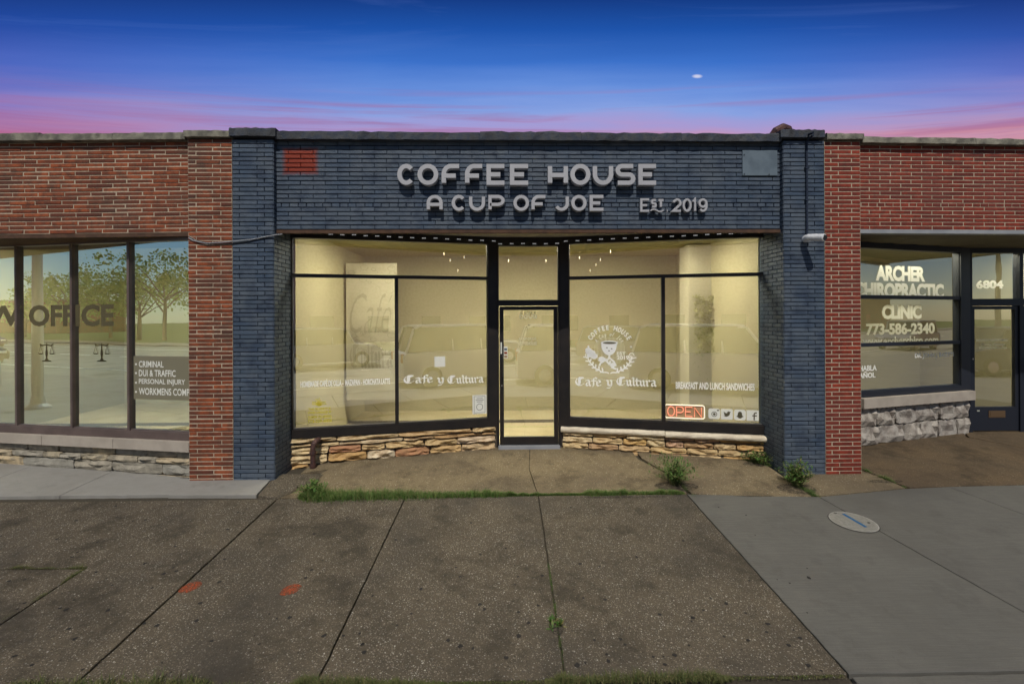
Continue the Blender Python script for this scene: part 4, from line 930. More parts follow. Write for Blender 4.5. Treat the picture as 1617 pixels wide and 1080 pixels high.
b = MB(); ribbon(b, [f(p) for p in [(.62, .06), (.62, .6)] + arc(.76, .6, .14, .16, 180, 90, 5)[1:] + [(.84, .76)]], w_ * .10, y - .0015, y - .0003); ribbon(b, [f(p) for p in ((.46, .48), (.84, .48))], w_ * .09, y - .0019, y - .0003); b.build('letter_f_icon', M['tan_vinyl'], ic, TR)
# neon OPEN sign hanging just inside the glass
M['neon_red'] = mat('neon_red_tube', (1, .36, .22), .4, emit=.9); M['neon_white'] = mat('neon_white_tube', (1, .93, .70), .4, emit=.9); M['neon_back'] = mat('clear_backing', (.40, .27, .15), .5)
l, z1 = uv(TR, 1050, 638.5); r_, z0 = uv(TR, 1112, 661); h = z1 - z0; wd = r_ - l; q_ = h * .15
op = empty('open_sign', tuple(TR @ Vector(((l + r_) / 2, -.012, z0))), label='red neon tube sign reading OPEN in a pale rounded border', cat='neon sign')
pts = []
for cx_, cz, a in ((r_ - q_, z1 - q_, 0), (l + q_, z1 - q_, 90), (l + q_, z0 + q_, 180), (r_ - q_, z0 + q_, 270)): pts += arc(cx_, cz, q_, q_, a, a + 90, 4)
MB().tube([(p[0], -.016, p[1]) for p in pts], .0075, 8, True).build('border_tube', M['neon_white'], op, TR)
MB().poly_prism(pts, -.006, -.003).build('backing', M['neon_back'], op, TR)
for i, ch in enumerate('OPEN'):
    x0 = l + wd * (.065 + i * .228); b = MB()
    for st, cl in GL[ch]: b.tube([(x0 + p[0] * wd * .175, -.016 - .002 * i, z0 + h * .14 + p[1] * h * .72) for p in st], .0065, 8, bool(cl))
    b.build('letter', M['neon_red'], op, TR)
# property notice, health notice, small paper
pn = empty('property_notice', tuple(TL @ Vector((uv(TL, 504, 667)[0], -.004, uv(TL, 504, 667)[1]))), label='yellow lettered property notice with a sprouting plant drawing', cat='notice')
lettering(pn, TL, [('THIS PROPERTY IS', 487, 522, 643.5, 647.5), ('OWNED & MANAGED BY', 486, 523.5, 649, 653), ('OLIMPIA VILLARREAL', 486, 524, 655.5, 660), ('773-229-6006', 486, 524, 661.5, 667)], M['yellow_vinyl'], bold=.03)
b = MB(); g = random.Random(4); o2 = uv(TL, 504, 641)
for i in range(13):
    a = R(20 + i * 11.5); r2 = .13 * g.uniform(.6, 1.1); ribbon(b, [(o2[0], o2[1]), (o2[0] + math.cos(a) * r2 * .5, o2[1] + math.sin(a) * r2 * .62), (o2[0] + math.cos(a) * r2 * 1.1, o2[1] + math.sin(a) * r2 * .8)], .007, -.004 - i * .0002, -.0035)
b.build('plant_drawing', M['yellow_vinyl'], pn, TL)
hn, f, w_, y = card('health_notice', TL, 746, 768.5, 624, 652.5, M['white_card'], -.004, 'white notice card in the corner of the left window', 'notice', None, 0)
b = MB(); ribbon(b, [f(p) for p in ((.12, .06), (.88, .06), (.88, .93), (.12, .93))], .004, y - .001, y - .0003, True); ribbon(b, [f(p) for p in arc(.5, .36, .22, .17, 0, 360, 16)[:-1]], .006, y - .001, y - .0003, True)
for i, (a, c) in enumerate(((.28, .72), (.22, .78), (.3, .7))): ribbon(b, [f((a, .82 - i * .09)), f((c, .82 - i * .09))], .006, y - .0012, y - .0003)
b.build('print', M['dark_vinyl'], hn, TL)
card('paper_note', TL, 686, 703, 563, 579, M['white_card'], -.003, 'small square paper on the left window above the blackletter words', 'paper', None, 0)
st_, f, w_, y = card('door_sticker', TD, 795.5, 801.5, 547, 566, M['white_card'], -.004, 'narrow strip of small coloured card stickers on the door glass', 'sticker', None, 0)
for i, mm_ in enumerate((M['neon_back'], M['orange_spray'], M['plate'])):
    b = MB(); b.poly_prism([f((p[0], p[1] + i * .3)) for p in ((.1, .06), (.9, .06), (.9, .26), (.1, .26))], y - .001, y - .0003); b.build('colour_block', mm_, st_, TD)
# --- law office window
lettering(winW, TW, [('LAW', -75, 35, 483, 515, {'bold': .035}), ('OFFICE', 46, 180, 481, 515.5, {'bold': .035})], M['tan_vinyl'], y=-.004)
pn2, f, w_, y = card('window_panel', TW, 211.5, 320, 562, 633, M['panel_vinyl'], -.003, 'khaki window panel listing criminal, traffic and injury law', 'decal', None, 0)
lettering(pn2, TW, [('CRIMINAL', 220, 259, 570, 580), ('DUI & TRAFFIC', 220, 278, 584, 594.5), ('PERSONAL INJURY', 220, 293, 598.5, 609), ('WORKMENS COMP', 220, 300, 613, 624)], M['white_card'], y=-.0065, bold=.015)
b = MB()
for zz in (575, 589, 604, 618.5):
    c_ = uv(TW, 215.5, zz); b.poly_prism([(c_[0] + p[0], c_[1] + p[1]) for p in arc(0, 0, .014, .014, 0, 360, 8)[:-1]], -.0072, -.006)
b.build('bullet', M['white_card'], pn2, TW)
def scales(T, px):
    o2 = uv(T, px, 571); s = uv(T, px, 541)[1] - o2[1]; f = lambda p: (o2[0] + p[0] * s, o2[1] + p[1] * s)
    root = empty('scales_decal', tuple(T @ Vector((o2[0], -.004, o2[1]))), label=('dark scales of justice on the second pane from the frame edge, over the road' if px < 100 else 'dark scales of justice left of the khaki panel'), cat='decal', group='scales of justice on the office window')
    b = MB(); b.poly_prism([f(p) for p in ((-.32, 0), (.32, 0), (.26, .05), (.10, .09), (.05, .16), (.035, .24), (.075, .40), (.06, .55), (.03, .66), (.03, .86), (.0, 1.0), (-.03, .86), (-.03, .66), (-.06, .55), (-.075, .40), (-.035, .24), (-.05, .16), (-.10, .09), (-.26, .05))], -.004, -.003); b.build('column', M['dark_vinyl'], root, T)
    b = MB(); ribbon(b, [f(p) for p in ((-.36, .84), (-.40, .92), (-.30, .84), (0, .88), (.30, .84), (.40, .92), (.36, .84))], s * .06, -.006, -.0045); b.build('beam', M['dark_vinyl'], root, T)
    for k in (-1, 1):
        b = MB(); ribbon(b, [f((k * .36 - .13, .44)), f((k * .36, .84)), f((k * .36 + .13, .44))], s * .022, -.0072, -.0065); b.poly_prism([f((k * .36 + p[0], .44 + p[1])) for p in ((-.17, 0), (.17, 0), (.10, -.05), (-.10, -.05))], -.0076, -.0066); b.build('pan', M['dark_vinyl'], root, T)
scales(TW, 74); scales(TW, 161)
# --- clinic window
lettering(winC, TC, [('ARCHER', 1382.5, 1460.5, 420, 444.5, {'bold': .05, 'sp': .95}), ('CHIROPRACTIC', 1349, 1490, 447, 471.5, {'bold': .05, 'sp': .95})], M['white_top'])
lettering(winC, TC, [('CLINIC', 1392.5, 1455, 481.5, 504, {'bold': .05, 'sp': .95}), ('773-586-2340', 1367.5, 1475.5, 510, 528.5, {'bold': .04}), ('www.archerchiro.com', 1362, 1481.5, 531, 545, {'bold': .03})], M['white_low'])
lettering(winC, TC, [('DR. JOHN J. BAIETTI', 1444.5, 1505, 557, 566, {'bold': .02}), ('SE HABLA', 1345, 1384, 577, 586, {'bold': .02}), ('ESPAÑOL', 1343, 1382, 586.8, 597, {'bold': .03})], M['white'])
lettering(el1, TE, [('HOURS BY APPOINTMENT', 1542, 1592, 535.5, 539, {'bold': .02}), ('Mondays, Tuesdays', 1550, 1586, 542.5, 546.5), ('Thursdays & Saturdays', 1546, 1590, 547.5, 551.5)], M['white_thin'])
lettering(efr, TE, [('6804', 1541, 1584, 442.5, 456, {'bold': .05})], M['white_thin'], label='white street number 6804')

# ================================================================== THINGS FIXED TO THE FRONTS
def cpy(root, loc=None, label=None):
    r = root.copy(); COL.objects.link(r)
    if label: r['label'] = label
    for ch in [c for c in bpy.data.objects if c.parent == root]:
        c = ch.copy(); COL.objects.link(c); c.parent = r
    return r
M['led'] = mat('white_led', (.9, .9, .95), .4, emit=.55)
hous = MB().box(-.055, .055, -.012, 0, -.013, .013).mesh('light_module')
bm = bmesh.new(); bm.from_mesh(hous); bm.free()
dots = MB()
for k in (-1, 0, 1): dots.box(k * .019 - .0065, k * .019 + .0065, -.017, -.0125, -.006, .006)
dots = dots.mesh('led')
def light_string(label, T, pts, y):
    x0, z0 = uv(T, *pts[0]); root = empty('light_string', tuple(T @ Vector((x0, y, z0))), label=label, cat='lights', group='strings of small white lights above the glass')
    cab = []
    for i, p in enumerate(pts):
        x, z = uv(T, *p); Mx = T @ Matrix.Translation((x, y, z + random.uniform(-.004, .004))) @ Matrix.Rotation(random.uniform(-.06, .06), 4, 'Y')
        m_ = link('light_module', hous, M['black'], root, Mx); d_ = link('led', dots, M['led'], m_, Mx)
        cab.append((x, y - .004, z + .012))
    MB().tube(cab, .004, 5).build('cable', M['black'], root, T)
lint = lambda a, c, n: [(a[0] + (c[0] - a[0]) * i / (n - 1), a[1] + (c[1] - a[1]) * i / (n - 1)) for i in range(n)]
light_string('string of small white lights above the left shop window', TL, lint((469, 369), (778, 382), 18), -.062)
light_string('short string of small white lights above the coffee house door', TD, lint((790, 386), (879, 386), 6), -.052)
light_string('string of small white lights above the window with the emblem', TR, lint((894, 382), (1207, 368), 18), -.062)
light_string('string of small white lights along the top of the office window', TW, lint((-15, 389), (292, 371), 24), -.047)
# security camera on its conduit
yc = YP - .006
cp = P(1274, 378, yc)
cam_t = empty('security_camera', tuple(cp), label='white bullet camera mounted on the blue brick pier', cat='camera')
MB().tube([(cp.x - .02, yc, cp.z), (cp.x - .02, yc - .05, cp.z)], .045, 16).build('base', M['cam_white'], cam_t)
MB().tube([(cp.x - .02, yc - .05, cp.z), (cp.x - .01, yc - .10, cp.z - .01)], .018, 10).build('arm', M['cam_white'], cam_t)
MB().tube([(cp.x - .055, yc - .05, cp.z + .012), (cp.x - .04, yc - .09, cp.z + .008), (cp.x + .035, yc - .25, cp.z - .022), (cp.x + .04, yc - .262, cp.z - .024)], [.03, .042, .045, .042], 20).build('housing', M['cam_white'], cam_t, smooth=False)
MB().tube([(cp.x + .0395, yc - .256, cp.z - .0235), (cp.x + .0415, yc - .267, cp.z - .0245)], .034, 18).build('lens', M['black'], cam_t)
cdt = empty('conduit', (cp.x - .004, yc - .012, cp.z), label='thin painted conduit running up the blue pier to the coping', cat='conduit')
zt3 = P(1273, 212, YP - .1).z
MB().tube([(cp.x - .006, yc - .014, cp.z + .03), (cp.x - .006, yc - .014, 4.19), (cp.x - .006, YP - .14, 4.215), (cp.x - .006, YP - .142, zt3), (cp.x - .006, YP - .02, zt3 + .018)], .013, 8).build('pipe', M['blue_mortar'], cdt)
for z in (3.45, 3.85): MB().box(cp.x - .03, cp.x + .02, yc - .03, yc, z - .01, z + .01).build('clamp', M['blue_mortar'], cdt)
# pale plate, drain pipe, roof vent, slack cable
a, c = P(1172, 278, -.01), P(1227, 238, -.01)
pl = empty('cover_plate', ((a.x + c.x) / 2, -.01, a.z), label='pale blue metal plate in the top corner of the blue wall', cat='plate')
bbox('plate', M['plate'], pl, a.x, c.x, -.020, .0, a.z, c.z, .003)
for x, z in ((a.x + .02, c.z - .06), (c.x - .11, a.z + .015), (a.x + .02, a.z + .02)): MB().tube([(x, -.0205, z), (x, -.026, z)], .007, 8).build('screw', M['black'], pl)
dp_ = P(496, 700, .33)
dp2 = empty('drain_pipe', tuple(G(494, 733)), label='dark iron drain elbow coming out of the stone base', cat='pipe')
MB().tube([(dp_.x + .03, .50, dp_.z + .02), (dp_.x + .01, .36, dp_.z + .02), (dp_.x - .0, .31, dp_.z - .01), (dp_.x - .005, .30, dp_.z - .06), (dp_.x - .005, .30, .0)], [.036, .038, .037, .032, .034], 14).build('elbow', M['pipe'], dp2)
for z in (dp_.z - .10, .07): MB().tube([(dp_.x - .005, .30, z), (dp_.x - .005, .30, z - .035)], .042, 14).build('collar', M['pipe'], dp2)
rv = empty('roof_pipe', (X(1240, .1), .15, 4.31), label='bent dark sheet metal pipe lying on the coping corner', cat='pipe')
xx0, xx1 = X(1222, .1), X(1256, .1)
MB().tube([(xx0, .15, 4.335), (xx0 + .05, .12, 4.39), (xx0 + .13, .10, 4.43), (xx0 + .20, .12, 4.42), (xx1, .17, 4.345)], [.04, .06, .06, .055, .04], 10).build('duct', M['pipe'], rv)
MB().tube([(xx0 - .02, .10, 4.33), (xx0 + .1, .06, 4.355), (xx0 + .22, .08, 4.34)], [.02, .03, .02], 8).build('flashing', M['steel'], rv)
cb = empty('slack_cable', (xl0, YP, 2.9), label='slack grey cable sagging across the orange and blue piers', cat='cable')
pp = [(298, 376), (305, 380), (325, 384.5), (350, 383), (372, 381), (400, 378), (420, 374), (436, 371), (446, 370)]
MB().tube([tuple(P(x, y, YP - .02)) for x, y in pp], .007, 6).build('cable', M['steel'], cb)
pp = [(298, 373), (310, 380), (340, 386), (367, 385), (395, 381), (425, 373)]
MB().tube([tuple(P(x, y, YP - .012)) for x, y in pp], .0055, 6).build('cable', M['black'], cb)

# ================================================================== ON THE PAVEMENT
def disc(root_name, px, py, rx, ry, m, label, cat, seed, dz=.004):
    c_ = G(px, py); g = random.Random(seed); b = MB(); n = 28; pts = []
    for i in range(n):
        a = 2 * math.pi * i / n; k = 1 + .16 * noise.noise(Vector((math.cos(a) * 2, math.sin(a) * 2, seed))) + g.uniform(-.05, .05)
        pts.append((c_.x + math.cos(a) * rx * k + math.sin(a) * ry * .25, c_.y + math.sin(a) * ry * k))
    b.add([(x, y, gz(y) + dz) for x, y in pts] + [(x, y, gz(y) + .0005) for x, y in pts], [tuple(range(n))] + [(i, (i + 1) % n, n + (i + 1) % n, n + i) for i in range(n)])
    o = b.build(root_name, m, None, label=label, cat=cat); return o
disc('paint_mark', 301, 927, .066, .066, M['spray_worn'], 'orange spray paint dot beside the slab joint', 'paint mark', 3)
disc('paint_mark', 459, 931, .066, .066, M['spray_worn'], 'orange spray paint dot in the middle of a slab', 'paint mark', 9)
g = random.Random(11); b = MB()
spots = [(745, 851), (510, 885), (856, 909), (765, 962), (708, 1011), (568, 1000), (665, 930), (980, 1009), (987, 1018), (1094, 975), (1042, 970), (1005, 880), (916, 890), (862, 810), (720, 896), (804, 779), (610, 800), (652, 805), (497, 819), (567, 817), (496, 843), (390, 803), (437, 977), (346, 919), (362, 887), (492, 900), (505, 905), (210, 823), (230, 821), (120, 822), (1092, 976), (1211, 998), (1065, 1034)]
spots += [(g.uniform(0, 1300), g.uniform(790, 1060)) for _ in range(150)]
for px, py in spots:
    c_ = G(px, py); r = g.uniform(.005, .017); n = 9
    pts = [(c_.x + math.cos(6.283 * i / n) * r * g.uniform(.6, 1.3), c_.y + math.sin(6.283 * i / n) * r * g.uniform(.6, 1.3)) for i in range(n)]
    b.add([(x, y, gz(y) + .003) for x, y in pts], [tuple(range(n))])
b.build('gum_spots', M['spot'], pave, kind='stuff')
# round cover with ribs
mc = G(1347.5, 824); rm = .205
mh = empty('access_cover', tuple(mc), label='round ribbed metal cover with a blue spray stripe', cat='cover')
def ringpts(r, z, n=40): return [(mc.x + math.cos(6.2832 * i / n) * r, mc.y + math.sin(6.2832 * i / n) * r, gz(mc.y + math.sin(6.2832 * i / n) * r) + z) for i in range(n)]
b = MB(); n = 40; b.add(ringpts(rm + .007, .0022) + ringpts(rm + .001, .0022), [(i, (i + 1) % n, n + (i + 1) % n, n + i) for i in range(n)]); b.build('gap_ring', M['spot'], mh)
b = MB(); b.add(ringpts(rm, .006), [tuple(range(n))]); b.build('plate', M['manhole'], mh)
b = MB()
for i in range(-15, 16):
    x = i * .0125; h = math.sqrt(max(0, (rm - .012) ** 2 - x * x))
    if h > .03: k = 6; [b.add([(mc.x + x - .0035, ya, gz(ya) + .0062), (mc.x + x + .0035, ya, gz(ya) + .0062), (mc.x + x + .0035, yb_, gz(yb_) + .0062), (mc.x + x - .0035, yb_, gz(yb_) + .0062), (mc.x + x - .002, ya, gz(ya) + .0105), (mc.x + x + .002, ya, gz(ya) + .0105), (mc.x + x + .002, yb_, gz(yb_) + .0105), (mc.x + x - .002, yb_, gz(yb_) + .0105)], [(0, 1, 5, 4), (1, 2, 6, 5), (2, 3, 7, 6), (3, 0, 4, 7), (4, 5, 6, 7)]) for ya, yb_ in [(mc.y - h, mc.y + h)]]
b.build('rib', M['manhole'], mh, kind='stuff')
s0, s1_ = G(1331, 812.5), G(1368, 834); d_ = (s1_ - s0); nrm2 = Vector((-d_.y, d_.x, 0)).normalized() * .016
b = MB(); q = [s0 - nrm2, s1_ - nrm2, s1_ + nrm2, s0 + nrm2]; b.add([(p.x, p.y, gz(p.y) + .012) for p in q], [(0, 1, 2, 3)]); b.build('paint_stripe', M['blue_spray'], mh)
for px, py in ((1319, 811.5), (1372, 827)):
    c_ = G(px, py); b = MB(); b.add([(c_.x + p[0], c_.y + p[1], gz(c_.y + p[1]) + .0125) for p in arc(0, 0, .018, .010, 0, 360, 8)[:-1]], [tuple(range(8))]); b.build('lifting_hole', M['spot'], mh)
# --- grass and weeds
def blade(b, x, y, z, h, lean, ang, w_, seg=3):
    dx_, dy_ = math.cos(ang), math.sin(ang); px_, py_ = -dy_ * w_, dx_ * w_; vs = []
    for i in range(seg + 1):
        t = i / seg; o_ = lean * t * t; k = 1 - t * .92
        cx_, cy_, cz_ = x + dx_ * o_, y + dy_ * o_, z + h * t * (1 - .25 * t * lean / max(h, .01))
        vs += [(cx_ - px_ * k, cy_ - py_ * k, cz_), (cx_ + px_ * k, cy_ + py_ * k, cz_)]
    b.add(vs, [(2 * i, 2 * i + 1, 2 * i + 3, 2 * i + 2) for i in range(seg)])
def strip(name, prof, y, n, m, seed):
    g = random.Random(seed); b = MB()
    for _ in range(n):
        k = g.uniform(0, len(prof) - 1.001); i = int(k); t = k - i
        x = prof[i][0] * (1 - t) + prof[i + 1][0] * t; h = prof[i][1] * (1 - t) + prof[i + 1][1] * t; wd = prof[i][2] * (1 - t) + prof[i + 1][2] * t
        h *= .6 + .6 * abs(noise.noise(Vector((x * 7, seed, 0)))) * 2
        if h < .004: continue
        yy = y + g.gauss(0, wd * .4); hh = h * g.uniform(.35, 1.15)
        blade(b, x, yy, gz(yy) - .006, hh, hh * g.uniform(.1, 1.1), g.uniform(0, 6.283), g.uniform(.0018, .0038))
    return b.build(name, m, pave, kind='stuff')
gp = lambda px: gx(px, 783)
strip('joint_grass', [(gp(476), .07, .05), (gp(495), .15, .13), (gp(520), .12, .14), (gp(560), .105, .13), (gp(610), .10, .12), (gp(660), .09, .10), (gp(710), .08, .08), (gp(760), .075, .07), (gp(790), .07, .06), (gp(812), .035, .02), (gp(850), .035, .018), (gp(890), .04, .02), (gp(920), .035, .02), (gp(935), .07, .06), (gp(960), .07, .055), (gp(1000), .055, .04), (gp(1040), .055, .04), (gp(1070), .06, .045), (gp(1084), .03, .03)], y1 + .02, 30000, M['grass'], 1)
gb = lambda px: gx(px, 1074)
strip('joint_grass', [(gb(-300), .03, .05), (gb(20), .035, .05), (gb(60), .07, .07), (gb(180), .075, .07), (gb(300), .075, .08), (gb(345), .02, .05), (gb(460), .02, .03), (gb(490), .06, .05), (gb(560), .06, .05), (gb(600), .02, .03), (gb(630), .04, .03), (gb(700), .015, .02), (gb(860), .01, .02), (gb(890), .05, .03), (gb(960), .045, .04), (gb(1060), .06, .04), (gb(1130), .045, .04), (gb(1160), .012, .02), (gb(1340), .008, .02)], y2 - .01, 14000, M['grass_dry'], 2)
def line_grass(p, q_, n, h, wd, seed, m=None):
    g = random.Random(seed); b = MB(); p, q_ = G(*p), G(*q_)
    for _ in range(n):
        c_ = p.lerp(q_, g.random()); k = max(0, noise.noise(Vector((c_.x * 6, c_.y * 6, seed))) + .35)
        hh = h * g.uniform(.3, 1) * k * 1.6; blade(b, c_.x + g.gauss(0, wd), c_.y + g.gauss(0, wd), gz(c_.y) - .004, hh, hh * g.uniform(.3, 1.5), g.uniform(0, 6.28), .0016)
    b.build('joint_grass', m or M['grass'], pave, kind='stuff')
line_grass((-60, 896), (136, 897), 1400, .03, .008, 3, M['grass_dry']); line_grass((135, 897), (-20, 993), 1400, .035, .009, 4, M['grass_dry'])
line_grass((866, 890), (893, 1070), 500, .022, .006, 5); line_grass((1365, 742), (1430, 770), 900, .05, .014, 6); line_grass((1305, 745), (1362, 738), 500, .05, .012, 7)
line_grass((1165, 722), (1215, 735), 1300, .09, .03, 8); line_grass((1062, 752), (1096, 783), 700, .05, .02, 9); line_grass((1240, 755), (1290, 784), 900, .08, .025, 10)
for px, py, rx, ry in ((1068, 768, .26, .13), (1258, 772, .22, .14), (1196, 733, .2, .07), (494, 785, .18, .07), (620, 786, .7, .035), (985, 785, .5, .025), (879, 990, .05, .08), (1400, 760, .2, .05)):
    c_ = G(px, py); b = MB(); b.add([(c_.x + p[0], c_.y + p[1], gz(c_.y + p[1]) + .0035) for p in arc(0, 0, rx, ry, 0, 360, 20)[:-1]], [tuple(range(20))]); b.build('dirt', M['dirt'], pave, kind='stuff')
def weed(px, py, h, n, sp, label, seed, dry=.15):
    c_ = G(px, py); g = random.Random(seed)
    root = empty('weed', tuple(c_), label=label, cat='weed', group='weeds growing from the pavement cracks')
    b = MB(); lf = MB()
    for i in range(n):
        a = g.uniform(0, 6.283); hh = h * g.uniform(.45, 1.1); ln = sp * g.uniform(.1, 1.15); x, y = c_.x + g.gauss(0, .02), c_.y + g.gauss(0, .02); z = gz(y) - .005
        pts = [(x + math.cos(a) * ln * t ** 1.4, y + math.sin(a) * ln * t ** 1.4, z + hh * (t - .28 * t * t * ln / sp)) for t in (0, .3, .6, .85, 1)]
        b.tube(pts, [.0022, .0018, .0014, .001, .0004], 4)
        for k in range(g.randint(5, 10)):
            t = g.uniform(.15, 1); j = min(3, int(t * 4)); p = Vector(pts[j]).lerp(Vector(pts[j + 1]), t * 4 - j if t < 1 else 1)
            d = Vector((g.uniform(-1, 1), g.uniform(-1, 1), g.uniform(-.1, 1.2))).normalized(); l_ = g.uniform(.022, .055); s_ = d.cross(Vector((0, 0, 1))).normalized() * l_ * .17
            lf.add([p, p + d * l_ * .5 + s_, p + d * l_, p + d * l_ * .5 - s_], [(0, 1, 2, 3)])
    b.build('stem', M['grass_dry'], root); lf.build('leaf', M['grass'], root, kind='stuff')
weed(1066, 765, .36, 170, .30, 'tall feathery weed growing before the stone base under OPEN', 1)
weed(1258, 768, .32, 170, .19, 'bright bushy weed at the foot of the blue pier', 2)
weed(1196, 730, .17, 90, .22, 'low weed in the corner below the stickers', 3)
weed(492, 781, .15, 100, .15, 'leafy weed at the left end of the grass strip', 4)
weed(879, 985, .018, 9, .025, 'tiny weed in the joint between two slabs', 5)
# ================================================================== INSIDE THE COFFEE HOUSE
def pin(px, py, Y): return P(px, py, Y)
mb_ = pin(547, 600, 2.3); mt = pin(626, 412, 2.3)
mu = empty('mural_board', (mb_.x, 2.3, .1), label='tall pale wall board painted with swirls and the words Café Cultura', cat='wall board')
M['mural'] = mat('mural_board_paint', (.60, .56, .39), .8, var=(.56, .52, .35), vs=3); M['mural_ink'] = mat('mural_ink', (.40, .37, .24), .8)
MB().box(mb_.x, mt.x, 2.3, 2.35, .55, 2.95).build('board', M['mural'], mu)
b = MB(); g = random.Random(5); xw = mt.x - mb_.x
def ink(lst, w_, k=0): ribbon(b, lst, w_, 2.294 - k, 2.2985)
for i in range(46):
    cx_, cz = mb_.x + g.uniform(.06, xw - .06), g.choice((g.uniform(2.45, 2.9), g.uniform(1.55, 1.8), g.uniform(1.05, 1.5))); r = g.uniform(.03, .07)
    ink([(cx_ + p[0], cz + p[1]) for p in arc(0, 0, r, r * .7, g.uniform(0, 360), g.uniform(400, 600), 12)], .007, i * .00006)
b.build('drawing', M['mural_ink'], mu); b = MB()
fit_text(b, 'Café', mb_.x + .06, mb_.x + xw * .92, 1.72, 2.42, 2.292, -.012, 1, .45); b.build('lettering', M['mural_ink'], mu); b = MB()
x_ = mb_.x + .06; i = 0
for ch in 'Cultura':
    wd_, sts = BLK[ch]; k_ = (xw - .12) / (sum(BLK[c][0] for c in 'Cultura') + .3)
    for st in sts:
        for p, q_ in zip(st, st[1:]):
            i += 1; yy = 2.292 - .0003 * (i % 9)
            b.add([(x_ + (c_[0] + e * .08) * k_, yy, 1.12 + (c_[1] + e * .05) * .42) for c_, e in ((p, -1), (p, 1), (q_, 1), (q_, -1))], [(0, 1, 2, 3)])
    x_ += (wd_ + .04) * k_
b.build('lettering', M['mural_ink'], mu)

# planted column behind the right window
pc0, pc1 = X(1088, 1.9, 560), X(1150, 1.9, 560)
pc = empty('planted_column', ((pc0 + pc1) / 2, 1.9, .1), label='pale square column covered with trailing leaves inside the right window', cat='column')
MB().box(pc0, pc1 + .05, 1.9, 2.3, .1, 3.2).build('shaft', M['mural'], pc)
lf = MB(); g = random.Random(8)
for i in range(900):
    x = g.uniform(pc0 + .06, pc1 + .06); z = 2.35 - abs(g.gauss(0, .55)); 
    if z < .75: continue
    p = Vector((x, 1.88 - g.uniform(0, .09), z)); d = Vector((g.uniform(-1, 1), g.uniform(-.7, .1), g.uniform(-1.2, .5))).normalized(); l_ = g.uniform(.03, .06); s_ = d.cross(Vector((0, 1, .2))).normalized() * l_ * .3
    lf.add([p, p + d * l_ * .5 + s_, p + d * l_, p + d * l_ * .5 - s_], [(0, 1, 2, 3)])
lf.build('foliage', M['leaf_in'] if 'leaf_in' in M else mat('indoor_leaf', (.3, .3, .1), .6, rnd=[(.30, .31, .12), (.42, .40, .18), (.62, .60, .32), (.36, .35, .15)]), pc, kind='stuff')
b = MB(); fit_text(b, 'CULTURA', X(1125, 1.8, 512), X(1149, 1.8, 512), P(1137, 515, 1.8).z, P(1137, 508, 1.8).z, 1.78, .02); b.build('lettering', M['white'], pc)
# pendant lamps
M['bulb'] = mat('glowing_bulb', (1, .9, .65), .4, emit=4)
proto = None
for i, (px, py, Y_) in enumerate([(701, 402, 2.2), (733, 407, 2.5), (711, 412, 2.9), (723, 428, 3.2), (915, 408, 2.4), (948, 411, 2.9), (941, 419, 3.2), (964, 398, 2.0), (932, 428, 3.3), (803, 413, 2.3), (862, 413, 2.3)]):
    p = P(px, py, Y_)
    root = empty('pendant_bulb', (p.x, p.y, 3.2), label=['upper left bulb of the four hanging behind the left window', 'bulb nearest the door behind the left window', 'middle bulb of the loose cluster behind the left window', 'lowest hanging bulb behind the left window', 'bulb farthest left behind the emblem window', 'bulb with a second one just below it behind the emblem window', 'small bulb between two others behind the emblem window', 'highest hanging bulb behind the emblem window', 'lowest hanging bulb behind the emblem window', 'left one of the two bulbs in the door transom', 'right one of the two bulbs in the door transom'][i], cat='lamp', group='bulbs hanging inside the coffee house')
    MB().tube([(p.x, p.y, 3.2), (p.x, p.y, p.z + .03)], .003, 4).build('cord', M['mural_ink'], root)
    MB().tube([(p.x, p.y, p.z + .035), (p.x, p.y, p.z + .02), (p.x, p.y, p.z), (p.x, p.y, p.z - .015)], [.004, .008, .009, .003], 8).build('bulb', M['bulb'], root)

